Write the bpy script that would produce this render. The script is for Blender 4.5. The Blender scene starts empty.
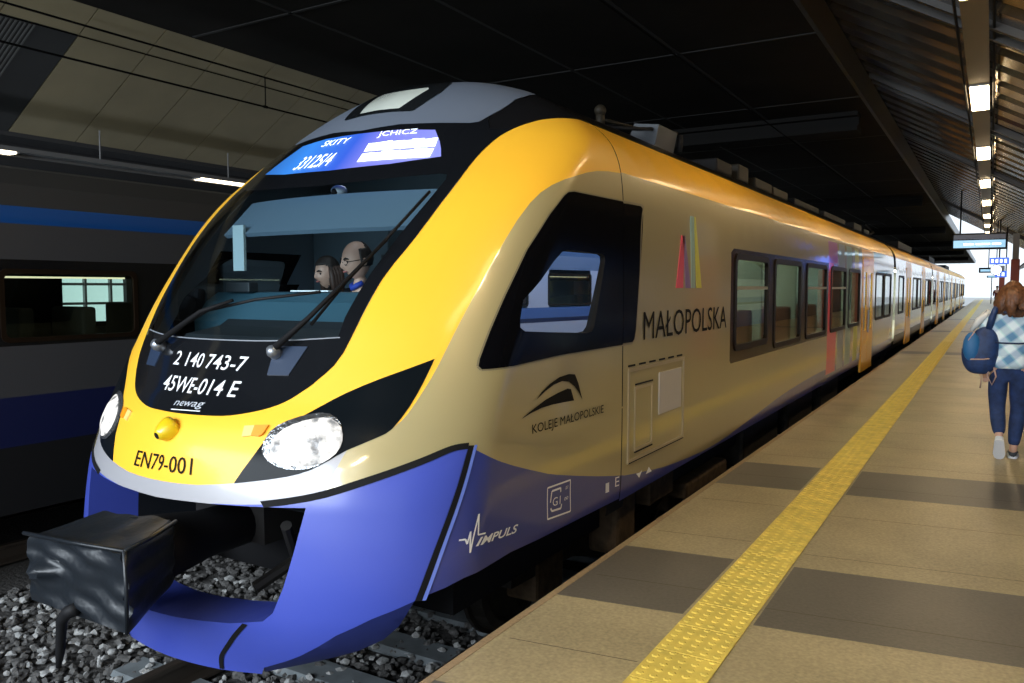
import bpy, bmesh, math, random
import numpy as np
from mathutils import Vector, Matrix
from mathutils.geometry import delaunay_2d_cdt

random.seed(7)
PI = math.pi
SC = bpy.context.scene
COL = SC.collection

# ------------------------------------------------------------------ camera
FPX, VPX, VPY = 800.0, 992.0, 288.0          # focal length and track vanishing point for a 1024 x 683 frame
CAM = Vector((3.6, 0.0, 2.36))
pitch = math.atan((683 / 2 - VPY) / FPX)
yaw = math.atan((VPX - 512) / FPX * math.cos(pitch))
cd = bpy.data.cameras.new('camera')
cd.sensor_width = 36.0
cd.lens = 36.0 * FPX / 1024.0
cd.clip_end = 600
cam = bpy.data.objects.new('camera', cd)
COL.objects.link(cam)
cam.location = CAM
cam.rotation_euler = (PI / 2 - pitch, 0, yaw)
SC.camera = cam

# ------------------------------------------------------------------ world, daylight, exposure
SKY = 0.72
w = bpy.data.worlds.new('world')
SC.world = w
w.use_nodes = True
nt = w.node_tree
bg = nt.nodes['Background']
bg.inputs[0].default_value = (0.80, 0.90, 1.0, 1)
bg.inputs[1].default_value = SKY


def area_light(name, loc, rot, sx, sy, power, color, portal=False):
    l = bpy.data.lights.new(name, 'AREA')
    l.shape = 'RECTANGLE'
    l.size, l.size_y, l.energy, l.color = sx, sy, power, color
    if portal:
        l.cycles.is_portal = True
    o = bpy.data.objects.new(name, l)
    COL.objects.link(o)
    o.location = loc
    o.rotation_euler = rot
    return o


# daylight coming in through the open end of the hall behind the viewer
area_light('daylight_hall_mouth', (-1.5, -5.5, 4.4), (math.radians(80), 0, 0), 11, 3.4, 900, (0.82, 0.91, 1.0))
SC.view_settings.view_transform = 'Standard'
SC.view_settings.look = 'None'
SC.view_settings.gamma = 1
SC.view_settings.use_curve_mapping = False
SC.view_settings.exposure = 1.0

# ------------------------------------------------------------------ materials
MATS = {}


def mat(name, col, rough=0.5, metal=0.0, coat=0.0, noise=0.0, nscale=8.0, bump=0.0, bscale=40.0, emit=None, estr=0.0, spec=0.5, coatr=0.05, coatior=1.5):
    if name in MATS:
        return MATS[name]
    m = bpy.data.materials.new(name)
    m.use_nodes = True
    t = m.node_tree
    p = t.nodes['Principled BSDF']
    p.inputs['Base Color'].default_value = (*col, 1)
    p.inputs['Roughness'].default_value = rough
    p.inputs['Metallic'].default_value = metal
    p.inputs['Coat Weight'].default_value = coat
    p.inputs['Coat Roughness'].default_value = coatr
    p.inputs['Coat IOR'].default_value = coatior
    p.inputs['Specular IOR Level'].default_value = spec
    if emit:
        p.inputs['Emission Color'].default_value = (*emit, 1)
        p.inputs['Emission Strength'].default_value = estr
    if noise or bump:
        tc = t.nodes.new('ShaderNodeTexCoord')
    if noise:
        n = t.nodes.new('ShaderNodeTexNoise')
        n.inputs['Scale'].default_value = nscale
        n.inputs['Detail'].default_value = 6
        t.links.new(tc.outputs['Object'], n.inputs['Vector'])
        r = t.nodes.new('ShaderNodeMix')
        r.data_type = 'RGBA'
        r.inputs[6].default_value = (*[max(0, c * (1 - noise)) for c in col], 1)
        r.inputs[7].default_value = (*[min(1, c * (1 + noise)) for c in col], 1)
        mr = t.nodes.new('ShaderNodeMapRange')
        mr.inputs[1].default_value = 0.3
        mr.inputs[2].default_value = 0.7
        t.links.new(n.outputs[0], mr.inputs[0])
        t.links.new(mr.outputs[0], r.inputs[0])
        t.links.new(r.outputs[2], p.inputs['Base Color'])
    if bump:
        n = t.nodes.new('ShaderNodeTexNoise')
        n.inputs['Scale'].default_value = bscale
        n.inputs['Detail'].default_value = 4
        t.links.new(tc.outputs['Object'], n.inputs['Vector'])
        b = t.nodes.new('ShaderNodeBump')
        b.inputs['Strength'].default_value = bump
        b.inputs['Distance'].default_value = 0.02
        t.links.new(n.outputs[0], b.inputs['Height'])
        t.links.new(b.outputs[0], p.inputs['Normal'])
    MATS[name] = m
    return m


def glass(name, tint, refl_boost=0.0, rough=0.0):
    """thin pane: clear tinted body with a fresnel mirror on it"""
    m = bpy.data.materials.new(name)
    m.use_nodes = True
    t = m.node_tree
    t.nodes.remove(t.nodes['Principled BSDF'])
    out = t.nodes['Material Output']
    tr = t.nodes.new('ShaderNodeBsdfTransparent')
    tr.inputs[0].default_value = (*tint, 1)
    gl = t.nodes.new('ShaderNodeBsdfGlossy')
    gl.inputs['Roughness'].default_value = rough
    fr = t.nodes.new('ShaderNodeLayerWeight')          # Schlick reflectance, the same from both sides of the sheet
    fr.inputs[0].default_value = 0.5
    pw = t.nodes.new('ShaderNodeMath')
    pw.operation = 'POWER'
    pw.inputs[1].default_value = 5.0
    t.links.new(fr.outputs['Facing'], pw.inputs[0])
    ad = t.nodes.new('ShaderNodeMath')
    ad.operation = 'MULTIPLY_ADD'
    ad.use_clamp = True
    ad.inputs[1].default_value = 0.95
    ad.inputs[2].default_value = 0.04 + refl_boost
    t.links.new(pw.outputs[0], ad.inputs[0])
    mx = t.nodes.new('ShaderNodeMixShader')
    t.links.new(ad.outputs[0], mx.inputs[0])
    t.links.new(tr.outputs[0], mx.inputs[1])
    t.links.new(gl.outputs[0], mx.inputs[2])
    t.links.new(mx.outputs[0], out.inputs[0])
    MATS[name] = m
    return m


Y_PAINT = mat('yellow_paint', (0.97, 0.52, 0.035), 0.42, coat=0.2, coatr=0.12, spec=0.35)
BEIGE = mat('champagne_paint', (0.42, 0.35, 0.17), 0.36, metal=0.15, coat=1.0, coatr=0.075, coatior=1.8)
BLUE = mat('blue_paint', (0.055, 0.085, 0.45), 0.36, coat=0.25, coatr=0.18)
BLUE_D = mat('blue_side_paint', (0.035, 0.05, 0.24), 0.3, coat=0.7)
BLACK = mat('black_gloss', (0.006, 0.007, 0.009), 0.12, coat=0.6)
MATTE = mat('matt_black', (0.006, 0.006, 0.007), 0.75, spec=0.2)
RUBBER = mat('rubber', (0.009, 0.009, 0.010), 0.6, spec=0.2)
DAYLIT_BAND = mat('champagne_daylit', (0.37, 0.365, 0.385), 0.4, metal=0.1, coat=0.3)  # champagne paint again, with the pale cast of daylight mixed into its colour
ROOF = mat('roof_black', (0.007, 0.007, 0.008), 0.35, spec=0.15)
COWL = mat('grey_cowl', (0.13, 0.155, 0.20), 0.5)
STEEL = mat('dark_steel', (0.022, 0.019, 0.016), 0.6, metal=0.3, spec=0.3, noise=0.4, nscale=12)
BRIGHT = mat('bright_metal', (0.55, 0.57, 0.6), 0.3, metal=0.9)
RUSTY = mat('rusty_steel', (0.055, 0.036, 0.02), 0.8, spec=0.2, noise=0.4, nscale=14)
GREYPAINT = mat('grey_paint', (0.25, 0.25, 0.25), 0.5)
WHITE = mat('white_lettering', (0.85, 0.86, 0.88), 0.5)
DARKINK = mat('dark_lettering', (0.008, 0.007, 0.006), 0.6, spec=0.1)
BAND = mat('window_band_brown', (0.022, 0.013, 0.007), 0.2, spec=0.4)
WINBLK = mat('cab_window_black', (0.003, 0.003, 0.004), 0.14, spec=0.10)
GL_WIND = glass('windscreen_glass', (0.80, 0.90, 0.93), 0.0)
GL_PANE = glass('cab_pane_glass', (0.25, 0.27, 0.3), 0.5)
GL_SIDE = glass('side_window_glass', (0.72, 0.80, 0.74), 0.01)
GL_CLEAR = glass('clear_cover', (0.95, 0.97, 1.0), 0.02)

# ------------------------------------------------------------------ object helpers
ORG = {}          # parent object -> world origin


def tag(o, label=None, cat=None, group=None, kind=None):
    if label: o['label'] = label
    if cat: o['category'] = cat
    if group: o['group'] = group
    if kind: o['kind'] = kind
    return o


def thing(name, label, cat, loc=(0, 0, 0), group=None):
    o = bpy.data.objects.new(name, None)
    o.empty_display_size = 0.2
    COL.objects.link(o)
    o.location = loc
    ORG[o] = Vector(loc)
    return tag(o, label, cat, group)


class MB:
    def __init__(s):
        s.v, s.f = [], []

    def add(s, vs, fs):
        k = len(s.v)
        s.v += [tuple(map(float, q)) for q in vs]
        s.f += [tuple(i + k for i in f) for f in fs]
        return s

    def box(s, a, b):
        x0, y0, z0 = a
        x1, y1, z1 = b
        return s.add([(x0, y0, z0), (x1, y0, z0), (x1, y1, z0), (x0, y1, z0), (x0, y0, z1), (x1, y0, z1), (x1, y1, z1), (x0, y1, z1)],
                     [(3, 2, 1, 0), (4, 5, 6, 7), (0, 1, 5, 4), (1, 2, 6, 5), (2, 3, 7, 6), (3, 0, 4, 7)])

    def cbox(s, a, b, c=0.02):
        """box with chamfered edges"""
        bm = bmesh.new()
        bmesh.ops.create_cube(bm, size=1)
        for q in bm.verts:
            q.co = Vector([(a[i] + b[i]) / 2 + q.co[i] * (b[i] - a[i]) for i in range(3)])
        bmesh.ops.bevel(bm, geom=bm.edges[:], offset=c, segments=2, affect='EDGES', profile=0.5)
        bm.verts.index_update()
        s.add([q.co[:] for q in bm.verts], [[q.index for q in f.verts] for f in bm.faces])
        bm.free()
        return s

    def prism(s, poly, axis, t0, t1):
        """polygon of 2-D points pushed along an axis; poly in the other two axes in order"""
        n = len(poly)
        o = [i for i in range(3) if i != axis]
        def mk(p, t):
            q = [0, 0, 0]
            q[o[0]], q[o[1]], q[axis] = p[0], p[1], t
            return q
        vs = [mk(p, t0) for p in poly] + [mk(p, t1) for p in poly]
        fs = [tuple(range(n))[::-1], tuple(range(n, 2 * n))] + [(i, (i + 1) % n, n + (i + 1) % n, n + i) for i in range(n)]
        return s.add(vs, fs)

    def tube(s, pts, r, n=8, caps=True):
        pts = [Vector(p) for p in pts]
        rr = r if isinstance(r, (list, tuple)) else [r] * len(pts)
        vs, fs = [], []
        up = None
        for i, p in enumerate(pts):
            d = (pts[min(i + 1, len(pts) - 1)] - pts[max(i - 1, 0)])
            if d.length < 1e-9:
                d = Vector((0, 0, 1))
            d.normalize()
            if up is None:
                up = Vector((0, 0, 1)) if abs(d.z) < 0.9 else Vector((1, 0, 0))
            a = d.cross(up)
            if a.length < 1e-6:
                a = d.orthogonal()
            a.normalize()
            b = d.cross(a)
            up = -b if False else up
            for k in range(n):
                t = 2 * PI * k / n
                vs.append(p + (a * math.cos(t) + b * math.sin(t)) * rr[i])
        for i in range(len(pts) - 1):
            for k in range(n):
                fs.append((i * n + k, i * n + (k + 1) % n, (i + 1) * n + (k + 1) % n, (i + 1) * n + k))
        if caps:
            fs.append(tuple(range(n))[::-1])
            fs.append(tuple((len(pts) - 1) * n + k for k in range(n)))
        return s.add(vs, fs)

    def lathe(s, c, axis, prof, n=20):
        """profile [(radius, offset along axis)]"""
        c = Vector(c)
        ax = Vector(axis).normalized()
        a = ax.orthogonal().normalized()
        b = ax.cross(a)
        vs, fs = [], []
        for r, t in prof:
            for k in range(n):
                th = 2 * PI * k / n
                vs.append(c + ax * t + (a * math.cos(th) + b * math.sin(th)) * max(r, 1e-4))
        m = len(prof)
        for i in range(m - 1):
            for k in range(n):
                fs.append((i * n + k, i * n + (k + 1) % n, (i + 1) * n + (k + 1) % n, (i + 1) * n + k))
        fs.append(tuple(range(n))[::-1])
        fs.append(tuple((m - 1) * n + k for k in range(n)))
        return s.add(vs, fs)

    def ball(s, c, r, n=12):
        rx, ry, rz = r if isinstance(r, (tuple, list)) else (r, r, r)
        vs, fs = [], []
        m = n // 2
        for i in range(m + 1):
            th = PI * i / m
            for k in range(n):
                ph = 2 * PI * k / n
                vs.append((c[0] + rx * math.sin(th) * math.cos(ph), c[1] + ry * math.sin(th) * math.sin(ph), c[2] + rz * math.cos(th)))
        for i in range(m):
            for k in range(n):
                fs.append((i * n + k, (i + 1) * n + k, (i + 1) * n + (k + 1) % n, i * n + (k + 1) % n))
        return s.add(vs, fs)

    def build(s, name, m, parent=None, smooth=False, recalc=True, normals=None, loc=None):
        off = ORG.get(parent, Vector((0, 0, 0))) if parent else Vector(loc or (0, 0, 0))
        me = bpy.data.meshes.new(name)
        me.from_pydata([(Vector(q) - off)[:] for q in s.v], [], s.f)
        if recalc and normals is None:
            bm = bmesh.new()
            bm.from_mesh(me)
            bmesh.ops.remove_doubles(bm, verts=bm.verts, dist=1e-6)
            bmesh.ops.recalc_face_normals(bm, faces=bm.faces)
            bm.to_mesh(me)
            bm.free()
        me.update()
        for p in me.polygons:
            p.use_smooth = smooth or normals is not None
        if normals is not None:
            me.normals_split_custom_set_from_vertices([tuple(q) for q in normals])
        me.materials.append(m)
        o = bpy.data.objects.new(name, me)
        COL.objects.link(o)
        if parent:
            o.parent = parent
        else:
            o.location = off
        ORG[o] = off
        return o


def auto_smooth(o, ang=35):
    me = o.data
    bm = bmesh.new()
    bm.from_mesh(me)
    for e in bm.edges:
        if len(e.link_faces) == 2 and e.calc_face_angle(0) > math.radians(ang):
            e.smooth = False
    bm.to_mesh(me)
    bm.free()
    for p in me.polygons:
        p.use_smooth = True
    return o


def bx(name, a, b, m, parent=None, c=0.0):
    q = MB()
    q.cbox(a, b, c) if c else q.box(a, b)
    return q.build(name, m, parent)


def struct(o, ):
    o['kind'] = 'structure'
    return o


def copy_tree(o, loc, label=None, group=None):
    r = o.copy()
    COL.objects.link(r)
    r.location = loc
    if label: r['label'] = label
    if group: r['group'] = group
    for ch in o.children:
        c = ch.copy()
        COL.objects.link(c)
        c.parent = r
        for g in ch.children:
            d = g.copy()
            COL.objects.link(d)
            d.parent = c
    return r


def text_mesh(s, shear=0.0, bold=0.0):
    cu = bpy.data.curves.new('t', 'FONT')
    cu.body = s
    cu.size = 1
    cu.shear = shear
    cu.offset = bold
    cu.resolution_u = 3
    o = bpy.data.objects.new('t', cu)
    COL.objects.link(o)
    dg = bpy.context.evaluated_depsgraph_get()
    dg.update()
    me = bpy.data.meshes.new_from_object(o.evaluated_get(dg))
    vs = [tuple(q.co[:2]) for q in me.vertices]
    fs = [tuple(p.vertices) for p in me.polygons]
    bpy.data.objects.remove(o)
    bpy.data.curves.remove(cu)
    bpy.data.meshes.remove(me)
    x0, x1 = min(q[0] for q in vs), max(q[0] for q in vs)
    y0, y1 = min(q[1] for q in vs), max(q[1] for q in vs)
    return [((x - x0) / (x1 - x0), (y - y0) / (y1 - y0)) for x, y in vs], fs


def lettering(s, fn, m, parent, name='lettering', shear=0.0, bold=0.0):
    """text whose unit box is mapped onto a surface by fn(a, b)"""
    vs, fs = text_mesh(s, shear, bold)
    return MB().add([fn(a, b) for a, b in vs], fs).build(name, m, parent, recalc=False)


def split_islands(o):
    """a mesh of separate pieces becomes one object per piece, same name and parent"""
    me = o.data
    n = len(me.vertices)
    par = list(range(n))
    def find(a):
        while par[a] != a:
            par[a] = par[par[a]]
            a = par[a]
        return a
    for e in me.edges:
        a, b = find(e.vertices[0]), find(e.vertices[1])
        if a != b:
            par[a] = b
    roots = {}
    for p in me.polygons:
        roots.setdefault(find(p.vertices[0]), []).append(p.index)
    if len(roots) < 2:
        return [o]
    out = []
    for fl in roots.values():
        used = sorted({v for f in fl for v in me.polygons[f].vertices})
        ix = {v: i for i, v in enumerate(used)}
        nm = bpy.data.meshes.new(o.name)
        nm.from_pydata([me.vertices[v].co[:] for v in used], [], [[ix[v] for v in me.polygons[f].vertices] for f in fl])
        for p in nm.polygons:
            p.use_smooth = me.polygons[fl[0]].use_smooth
        nm.materials.append(me.materials[0])
        q = o.copy()
        q.data = nm
        COL.objects.link(q)
        out.append(q)
    bpy.data.objects.remove(o)
    return out
# ------------------------------------------------------------------ body surface of the train (rail top z = 0, track centre x = 0)
SEC = np.array([(1.16, .46), (1.33, .60), (1.42, .80), (1.45, 1.05), (1.455, 1.5), (1.455, 2.0), (1.455, 2.5), (1.45, 2.9), (1.43, 3.13), (1.37, 3.31), (1.22, 3.47), (.97, 3.63), (.70, 3.75), (.36, 3.84), (0., 3.88)])
KV = np.r_[0, np.cumsum(np.hypot(*np.diff(SEC, axis=0).T))]
VMAX = float(KV[-1])


def pchip(xk, yk, x):
    xk = np.asarray(xk, float); yk = np.asarray(yk, float); x = np.asarray(x, float)
    h = np.diff(xk); d = np.diff(yk) / h; m = np.zeros_like(yk)
    for i in range(1, len(xk) - 1):
        if d[i - 1] * d[i] > 0:
            w1 = 2 * h[i] + h[i - 1]; w2 = h[i] + 2 * h[i - 1]
            m[i] = (w1 + w2) / (w1 / d[i - 1] + w2 / d[i])
    m[0] = d[0]; m[-1] = d[-1]
    i = np.clip(np.searchsorted(xk, x) - 1, 0, len(xk) - 2)
    t = np.clip((x - xk[i]) / h[i], 0, 1)
    return yk[i] * (1 + 2 * t) * (1 - t) ** 2 + h[i] * m[i] * t * (1 - t) ** 2 + yk[i + 1] * t * t * (3 - 2 * t) + h[i] * m[i + 1] * t * t * (t - 1)


ZK = [.46, .8, 1.1, 1.3, 1.5, 1.65, 1.8, 2.0, 2.2, 2.4, 2.6, 2.8, 3.0, 3.15, 3.3, 3.5, 3.7, 3.8, 3.88]
Y0 = [2.54, 2.45, 2.475, 2.50, 2.54, 2.605, 2.715, 2.83, 2.925, 3.05, 3.225, 3.435, 3.67, 3.84, 3.99, 4.2, 4.47, 4.67, 5.03]
YC = [3.27, 3.285, 3.32, 3.37, 3.41, 3.45, 3.51, 3.63, 3.77, 3.91, 4.045, 4.19, 4.37, 4.55, 4.72, 4.87, 4.95, 5.0, 5.03]
NN = [1.95, 1.92, 1.92, 1.92, 1.8, 1.74, 1.78, 1.82, 1.82, 1.82, 1.88, 1.98, 2.04, 2.0, 1.9, 1.75, 1.75, 1.9, 2.1]


def zof(v): return pchip(KV, SEC[:, 1], v)
def wof(v): return pchip(KV, SEC[:, 0], v)


_vs = np.linspace(0, VMAX, 4000)
_zs = zof(_vs)
def vof(z): return float(np.interp(z, _zs, _vs))
def ycof(v): return pchip(ZK, YC, zof(v))


def S(u, v):
    """nose surface: |u| <= 1 turns from the centre line to the flank, beyond 1 runs back along the side in metres"""
    u = np.asarray(u, float); v = np.asarray(v, float)
    z = zof(v); w_ = wof(v); a = np.abs(u); s = np.where(u < 0, -1.0, 1.0)
    yo = pchip(ZK, Y0, z); c = pchip(ZK, YC, z); n = pchip(ZK, NN, z)
    ph = np.clip(a, 0, 1) * np.pi / 2
    x = w_ * np.sin(ph) ** (2 / n)
    y = c - (c - yo) * np.clip(np.cos(ph), 0, 1) ** (2 / n) + np.where(a > 1, a - 1, 0)
    return np.stack([s * x, y, z], -1)


def SN(u, v, e=2e-3):
    """outward unit normals"""
    u = np.asarray(u, float); v = np.asarray(v, float)
    uu = np.where(np.abs(u) < 0.012, np.where(u < 0, -0.012, 0.012), u)
    vv = np.clip(v, e, VMAX - 0.03)
    a = S(uu + e, vv) - S(uu - e, vv)
    b = S(uu, vv + e) - S(uu, vv - e)
    n = np.cross(a, b)
    n /= np.maximum(np.linalg.norm(n, axis=-1, keepdims=True), 1e-9)
    ce = np.abs(u) < 0.0121
    n[..., 0] = np.where(ce, 0, n[..., 0])
    n /= np.maximum(np.linalg.norm(n, axis=-1, keepdims=True), 1e-9)
    return n


def SO(u, v, off):
    p = S(u, v)
    return p + SN(u, v) * off


def BS(y, v, side=1):
    """straight body surface"""
    y = np.asarray(y, float); v = np.asarray(v, float)
    return np.stack([side * wof(v) + 0 * y, y, zof(v) + 0 * y], -1)


def BSN(y, v, side=1, e=2e-3):
    v = np.clip(np.asarray(v, float), e, VMAX - e)
    dw = wof(v + e) - wof(v - e); dz = zof(v + e) - zof(v - e)
    n = np.stack([side * dz, 0 * dz, -dw], -1)
    return n / np.linalg.norm(n, axis=-1, keepdims=True)


def inpoly(p, poly):
    x, y = p
    r = False
    j = len(poly) - 1
    for i in range(len(poly)):
        xi, yi = poly[i]; xj, yj = poly[j]
        if (yi > y) != (yj > y) and x < (xj - xi) * (y - yi) / (yj - yi) + xi:
            r = not r
        j = i
    return r


def smooth_line(pts, n=3, closed=False):
    """Catmull-Rom through the points"""
    P = [np.array(p, float) for p in pts]
    out = []
    m = len(P)
    rng = range(m if closed else m - 1)
    for i in rng:
        if closed:
            p0, p1, p2, p3 = P[(i - 1) % m], P[i], P[(i + 1) % m], P[(i + 2) % m]
        else:
            p0, p1, p2, p3 = P[max(i - 1, 0)], P[i], P[i + 1], P[min(i + 2, m - 1)]
        for k in range(n):
            t = k / n
            out.append(tuple(0.5 * ((2 * p1) + (-p0 + p2) * t + (2 * p0 - 5 * p1 + 4 * p2 - p3) * t * t + (-p0 + 3 * p1 - 3 * p2 + p3) * t ** 3)))
    if not closed:
        out.append(tuple(P[-1]))
    return out


def cdt_regions(lines, grid, classify, keep=0.013):
    """triangulate a 2-D domain with constraint lines; returns {region: [triangles of 2-D points]}"""
    vs, es = [], []
    segs = []
    for ln, closed in lines:
        d = []
        for i in range(len(ln) if closed else len(ln) - 1):
            a = np.array(ln[i]); b = np.array(ln[(i + 1) % len(ln)])
            k = max(1, int(np.linalg.norm(b - a) / 0.06))
            for q in range(k):
                d.append(tuple(a + (b - a) * q / k))
        if not closed:
            d.append(tuple(ln[-1]))
        k0 = len(vs)
        vs += d
        n = len(d)
        es += [(k0 + i, k0 + (i + 1) % n) for i in range(n if closed else n - 1)]
    L = np.array(vs)
    g = []
    for p in grid:
        if np.min(np.abs(L[:, 0] - p[0]) + np.abs(L[:, 1] - p[1])) > keep:
            g.append(p)
    allv = [Vector((float(a), float(b))) for a, b in vs + g]
    rv, re, rf, *_ = delaunay_2d_cdt(allv, es, [], 0, 1e-5)
    reg = {}
    for f in rf:
        c = ((rv[f[0]].x + rv[f[1]].x + rv[f[2]].x) / 3, (rv[f[0]].y + rv[f[1]].y + rv[f[2]].y) / 3)
        k = classify(c)
        if k:
            reg.setdefault(k, []).append(tuple(f))
    return [(q.x, q.y) for q in rv], reg


def region_mesh(name, V2, tris, maps, m, parent):
    """maps: list of (map fn, normal fn); one copy of the region per map"""
    used = sorted({i for t in tris for i in t})
    ix = {k: i for i, k in enumerate(used)}
    A = np.array([V2[k] for k in used])
    mb = MB(); nrm = []
    for fn, nf in maps:
        P = fn(A[:, 0], A[:, 1]); N = nf(A[:, 0], A[:, 1])
        fs = []
        for t in tris:
            a, b, c = [ix[q] for q in t]
            g = np.cross(P[b] - P[a], P[c] - P[a])
            fs.append((a, b, c) if g @ (N[a] + N[b] + N[c]) > 0 else (a, c, b))
        mb.add(P, fs)
        nrm += [tuple(q) for q in N]
    return mb.build(name, m, parent, normals=nrm)


# ---- outlines on the nose surface (u, v)
MASK = [(0, 1.352), (0.106, 1.354), (0.179, 1.362), (0.255, 1.395), (0.302, 1.436), (0.334, 1.489), (0.359, 1.543), (0.398, 1.679), (0.425, 2.043), (0.45, 2.276), (0.458, 2.55), (0.462, 2.70), (0.475, 2.811), (0.519, 2.934), (0.591, 3.032), (0.70, 3.118), (0.83, 3.16), (1.0, 3.185), (1.184, 3.19)]
YLOW = [(2.001, 2.78), (1.513, 2.772), (1.18, 2.739), (0.968, 2.676), (0.828, 2.596), (0.764, 2.479), (0.728, 2.262), (0.704, 2.017), (0.683, 1.827), (0.668, 1.689), (0.652, 1.554), (0.62, 1.389), (0.602, 1.343)]
HLUP = [(0.643, 1.646), (0.519, 1.556), (0.444, 1.485), (0.396, 1.422), (0.352, 1.356), (0.311, 1.297), (0.278, 1.185), (0.235, 1.058)]
HLLO = [(0.235, 1.058), (0.283, 1.073), (0.362, 1.101), (0.415, 1.132), (0.458, 1.179), (0.496, 1.225), (0.561, 1.281), (0.593, 1.321), (0.618, 1.424), (0.633, 1.532), (0.643, 1.646)]
YBOT = [(0.235, 1.058), (0.134, 1.034), (0.044, 1.028), (0, 1.028)]
SBOT = [(0, 0.936), (0.075, 0.939), (0.194, 0.957), (0.307, 0.972), (0.435, 1.019), (0.562, 1.092), (0.687, 1.165), (0.776, 1.215), (0.838, 1.222)]
BBL = [(0.838, 1.222), (0.96, 1.149), (1.178, 1.07), (1.515, 0.969), (1.744, 0.909), (2.312, 0.791), (2.756, 0.709)]
GROOVE = [(0.838, 1.222), (0.818, 1.033), (0.78, 0.823), (0.746, 0.655), (0.722, 0.515)]
OPEN = [(0, 0.945), (0.412, 0.965), (0.396, 0.782), (0.375, 0.588), (0.356, 0.468), (0.332, 0.42), (0.247, 0.389), (0.089, 0.367), (0, 0.362)]
CHIN = [(0, 0.0), (0.203, 0.0), (0.342, 0.010), (0.442, 0.105), (0.579, 0.217), (0.647, 0.295), (0.684, 0.373), (0.722, 0.515), (0.751, 0.532), (0.899, 0.581), (1.284, 0.595), (1.6, 0.58), (2.95, 0.545)]
WIN = [(0.797, 1.605), (0.793, 1.64), (0.798, 1.779), (0.81, 1.959), (0.835, 2.209), (0.889, 2.421), (0.935, 2.54), (0.955, 2.562), (1.01, 2.573), (1.687, 2.581), (2.06, 2.586), (2.11, 2.575), (2.128, 2.53), (2.38, 2.129), (2.613, 1.706), (2.63, 1.64), (2.60, 1.617), (1.516, 1.612), (0.86, 1.588), (0.815, 1.588)]
PANE = [(0.925, 1.83), (0.945, 1.79), (1.0, 1.768), (1.4, 1.744), (1.80, 1.723), (1.86, 1.73), (1.875, 1.76), (1.80, 2.0), (1.748, 2.17), (1.72, 2.205), (1.674, 2.218), (1.4, 2.222), (1.178, 2.224), (1.12, 2.21), (1.054, 2.149), (0.903, 1.937)]
GLASS = [(0, 1.725), (0.20, 1.728), (0.372, 1.75), (0.372, 1.85), (0.395, 2.15), (0.412, 2.463), (0.417, 2.62), (0.41, 2.652), (0.385, 2.66), (0.177, 2.635), (0, 2.622)]
DISP = [(0, 2.735), (0.2, 2.748), (0.352, 2.783), (0.325, 2.9), (0.298, 3.009), (0.171, 3.035), (0, 3.035)]
COWLP = [(0, 3.062), (0.165, 3.092), (0.312, 3.077), (0.414, 3.062), (0.445, 3.072), (0.535, 3.221), (0.648, 3.415), (0.80, 3.54), (1.0, 3.64), (1.0, VMAX), (0, VMAX)]
RLIGHT = [(0, 3.275), (0.10, 3.272), (0.196, 3.254), (0.30, 3.6), (0.36, 3.93), (0, 3.93)]
RLIN = [(0, 3.32), (0.125, 3.31), (0.215, 3.68), (0.20, 3.74), (0, 3.72)]
LENS = [(0.298, 1.208), (0.304, 1.299), (0.334, 1.351), (0.383, 1.385), (0.426, 1.387), (0.463, 1.343), (0.478, 1.271), (0.468, 1.204), (0.434, 1.154), (0.389, 1.134), (0.336, 1.148)]
YSEAM = 5.045
def uend(v): return 1 + YSEAM - float(ycof(v))


mask_l = smooth_line(MASK, 3)
ylow_l = smooth_line([p for p in YLOW], 2)
hl = smooth_line(HLUP, 2)[:-1] + smooth_line(HLLO, 2)[:-1]
ylow_l = [p for p in ylow_l]
sbot_l = smooth_line(SBOT, 2)
bbl_l = smooth_line(BBL + [(3.15, 0.64)], 2)
win_l = WIN
pane_l = PANE
lens_l = smooth_line(LENS, 2, closed=True)
seam_l = [(uend(v), v) for v in np.linspace(0.40, VMAX, 80)]
FAR = 9.0
P_black = mask_l + [(FAR, 3.19), (FAR, VMAX + 1), (0, VMAX + 1)]
P_aboveyel = ylow_l + smooth_line(HLLO, 2)[::-1][8:] + smooth_line(YBOT, 2) + [(-1, 1.028), (-1, VMAX + 1), (FAR, VMAX + 1), (FAR, 2.78)]
P_abovesil = sbot_l[:-1] + bbl_l + [(FAR, 0.64), (FAR, VMAX + 1), (-1, VMAX + 1), (-1, 0.936)]
P_corner = GROOVE + [(0.70, -1), (-1, -1), (-1, 1.3), (0.8, 1.3)]
CHINX = CHIN + [(FAR, .545)]


def chin_v(u):
    return float(np.interp(u, [p[0] for p in CHINX], [p[1] for p in CHINX]))


def DAYLIT_U(v): return float(np.interp(v, [0.9, 1.1, 1.25, 1.35], [0.42, 0.47, 0.50, 0.52]))


RIDGE = [(0.30, 0.02), (0.36, 0.115), (0.43, 0.224), (0.518, 0.361), (0.606, 0.444), (0.722, 0.515)]
def ridge_v(u): return float(np.interp(u, [p[0] for p in RIDGE], [p[1] for p in RIDGE]))


def classify_nose(c):
    u, v = c
    if u < 0 or v < chin_v(u) or u > uend(v) or inpoly(c, OPEN_P):
        return None
    if inpoly(c, hl):
        return 'headlight'
    if inpoly(c, win_l):
        return 'pane' if inpoly(c, pane_l) else 'side_window'
    if inpoly(c, P_black):
        for n, p in (('glass', GLASS_P), ('display', DISP_P), ('roof_light_lens', RLIN_P), ('roof_light', RLIGHT_P), ('cowl', COWL_P)):
            if inpoly(c, p):
                return n
        return 'roof' if (v > 3.0 and u > 0.48) else 'mask'
    if inpoly(c, P_aboveyel):
        return 'yellow'
    if inpoly(c, P_abovesil):
        return 'daylit' if u < DAYLIT_U(v) else 'beige'
    if inpoly(c, P_corner):
        return 'underlip' if (u > 0.34 and v < ridge_v(u)) else 'bumper'
    return 'skirt'


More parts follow.
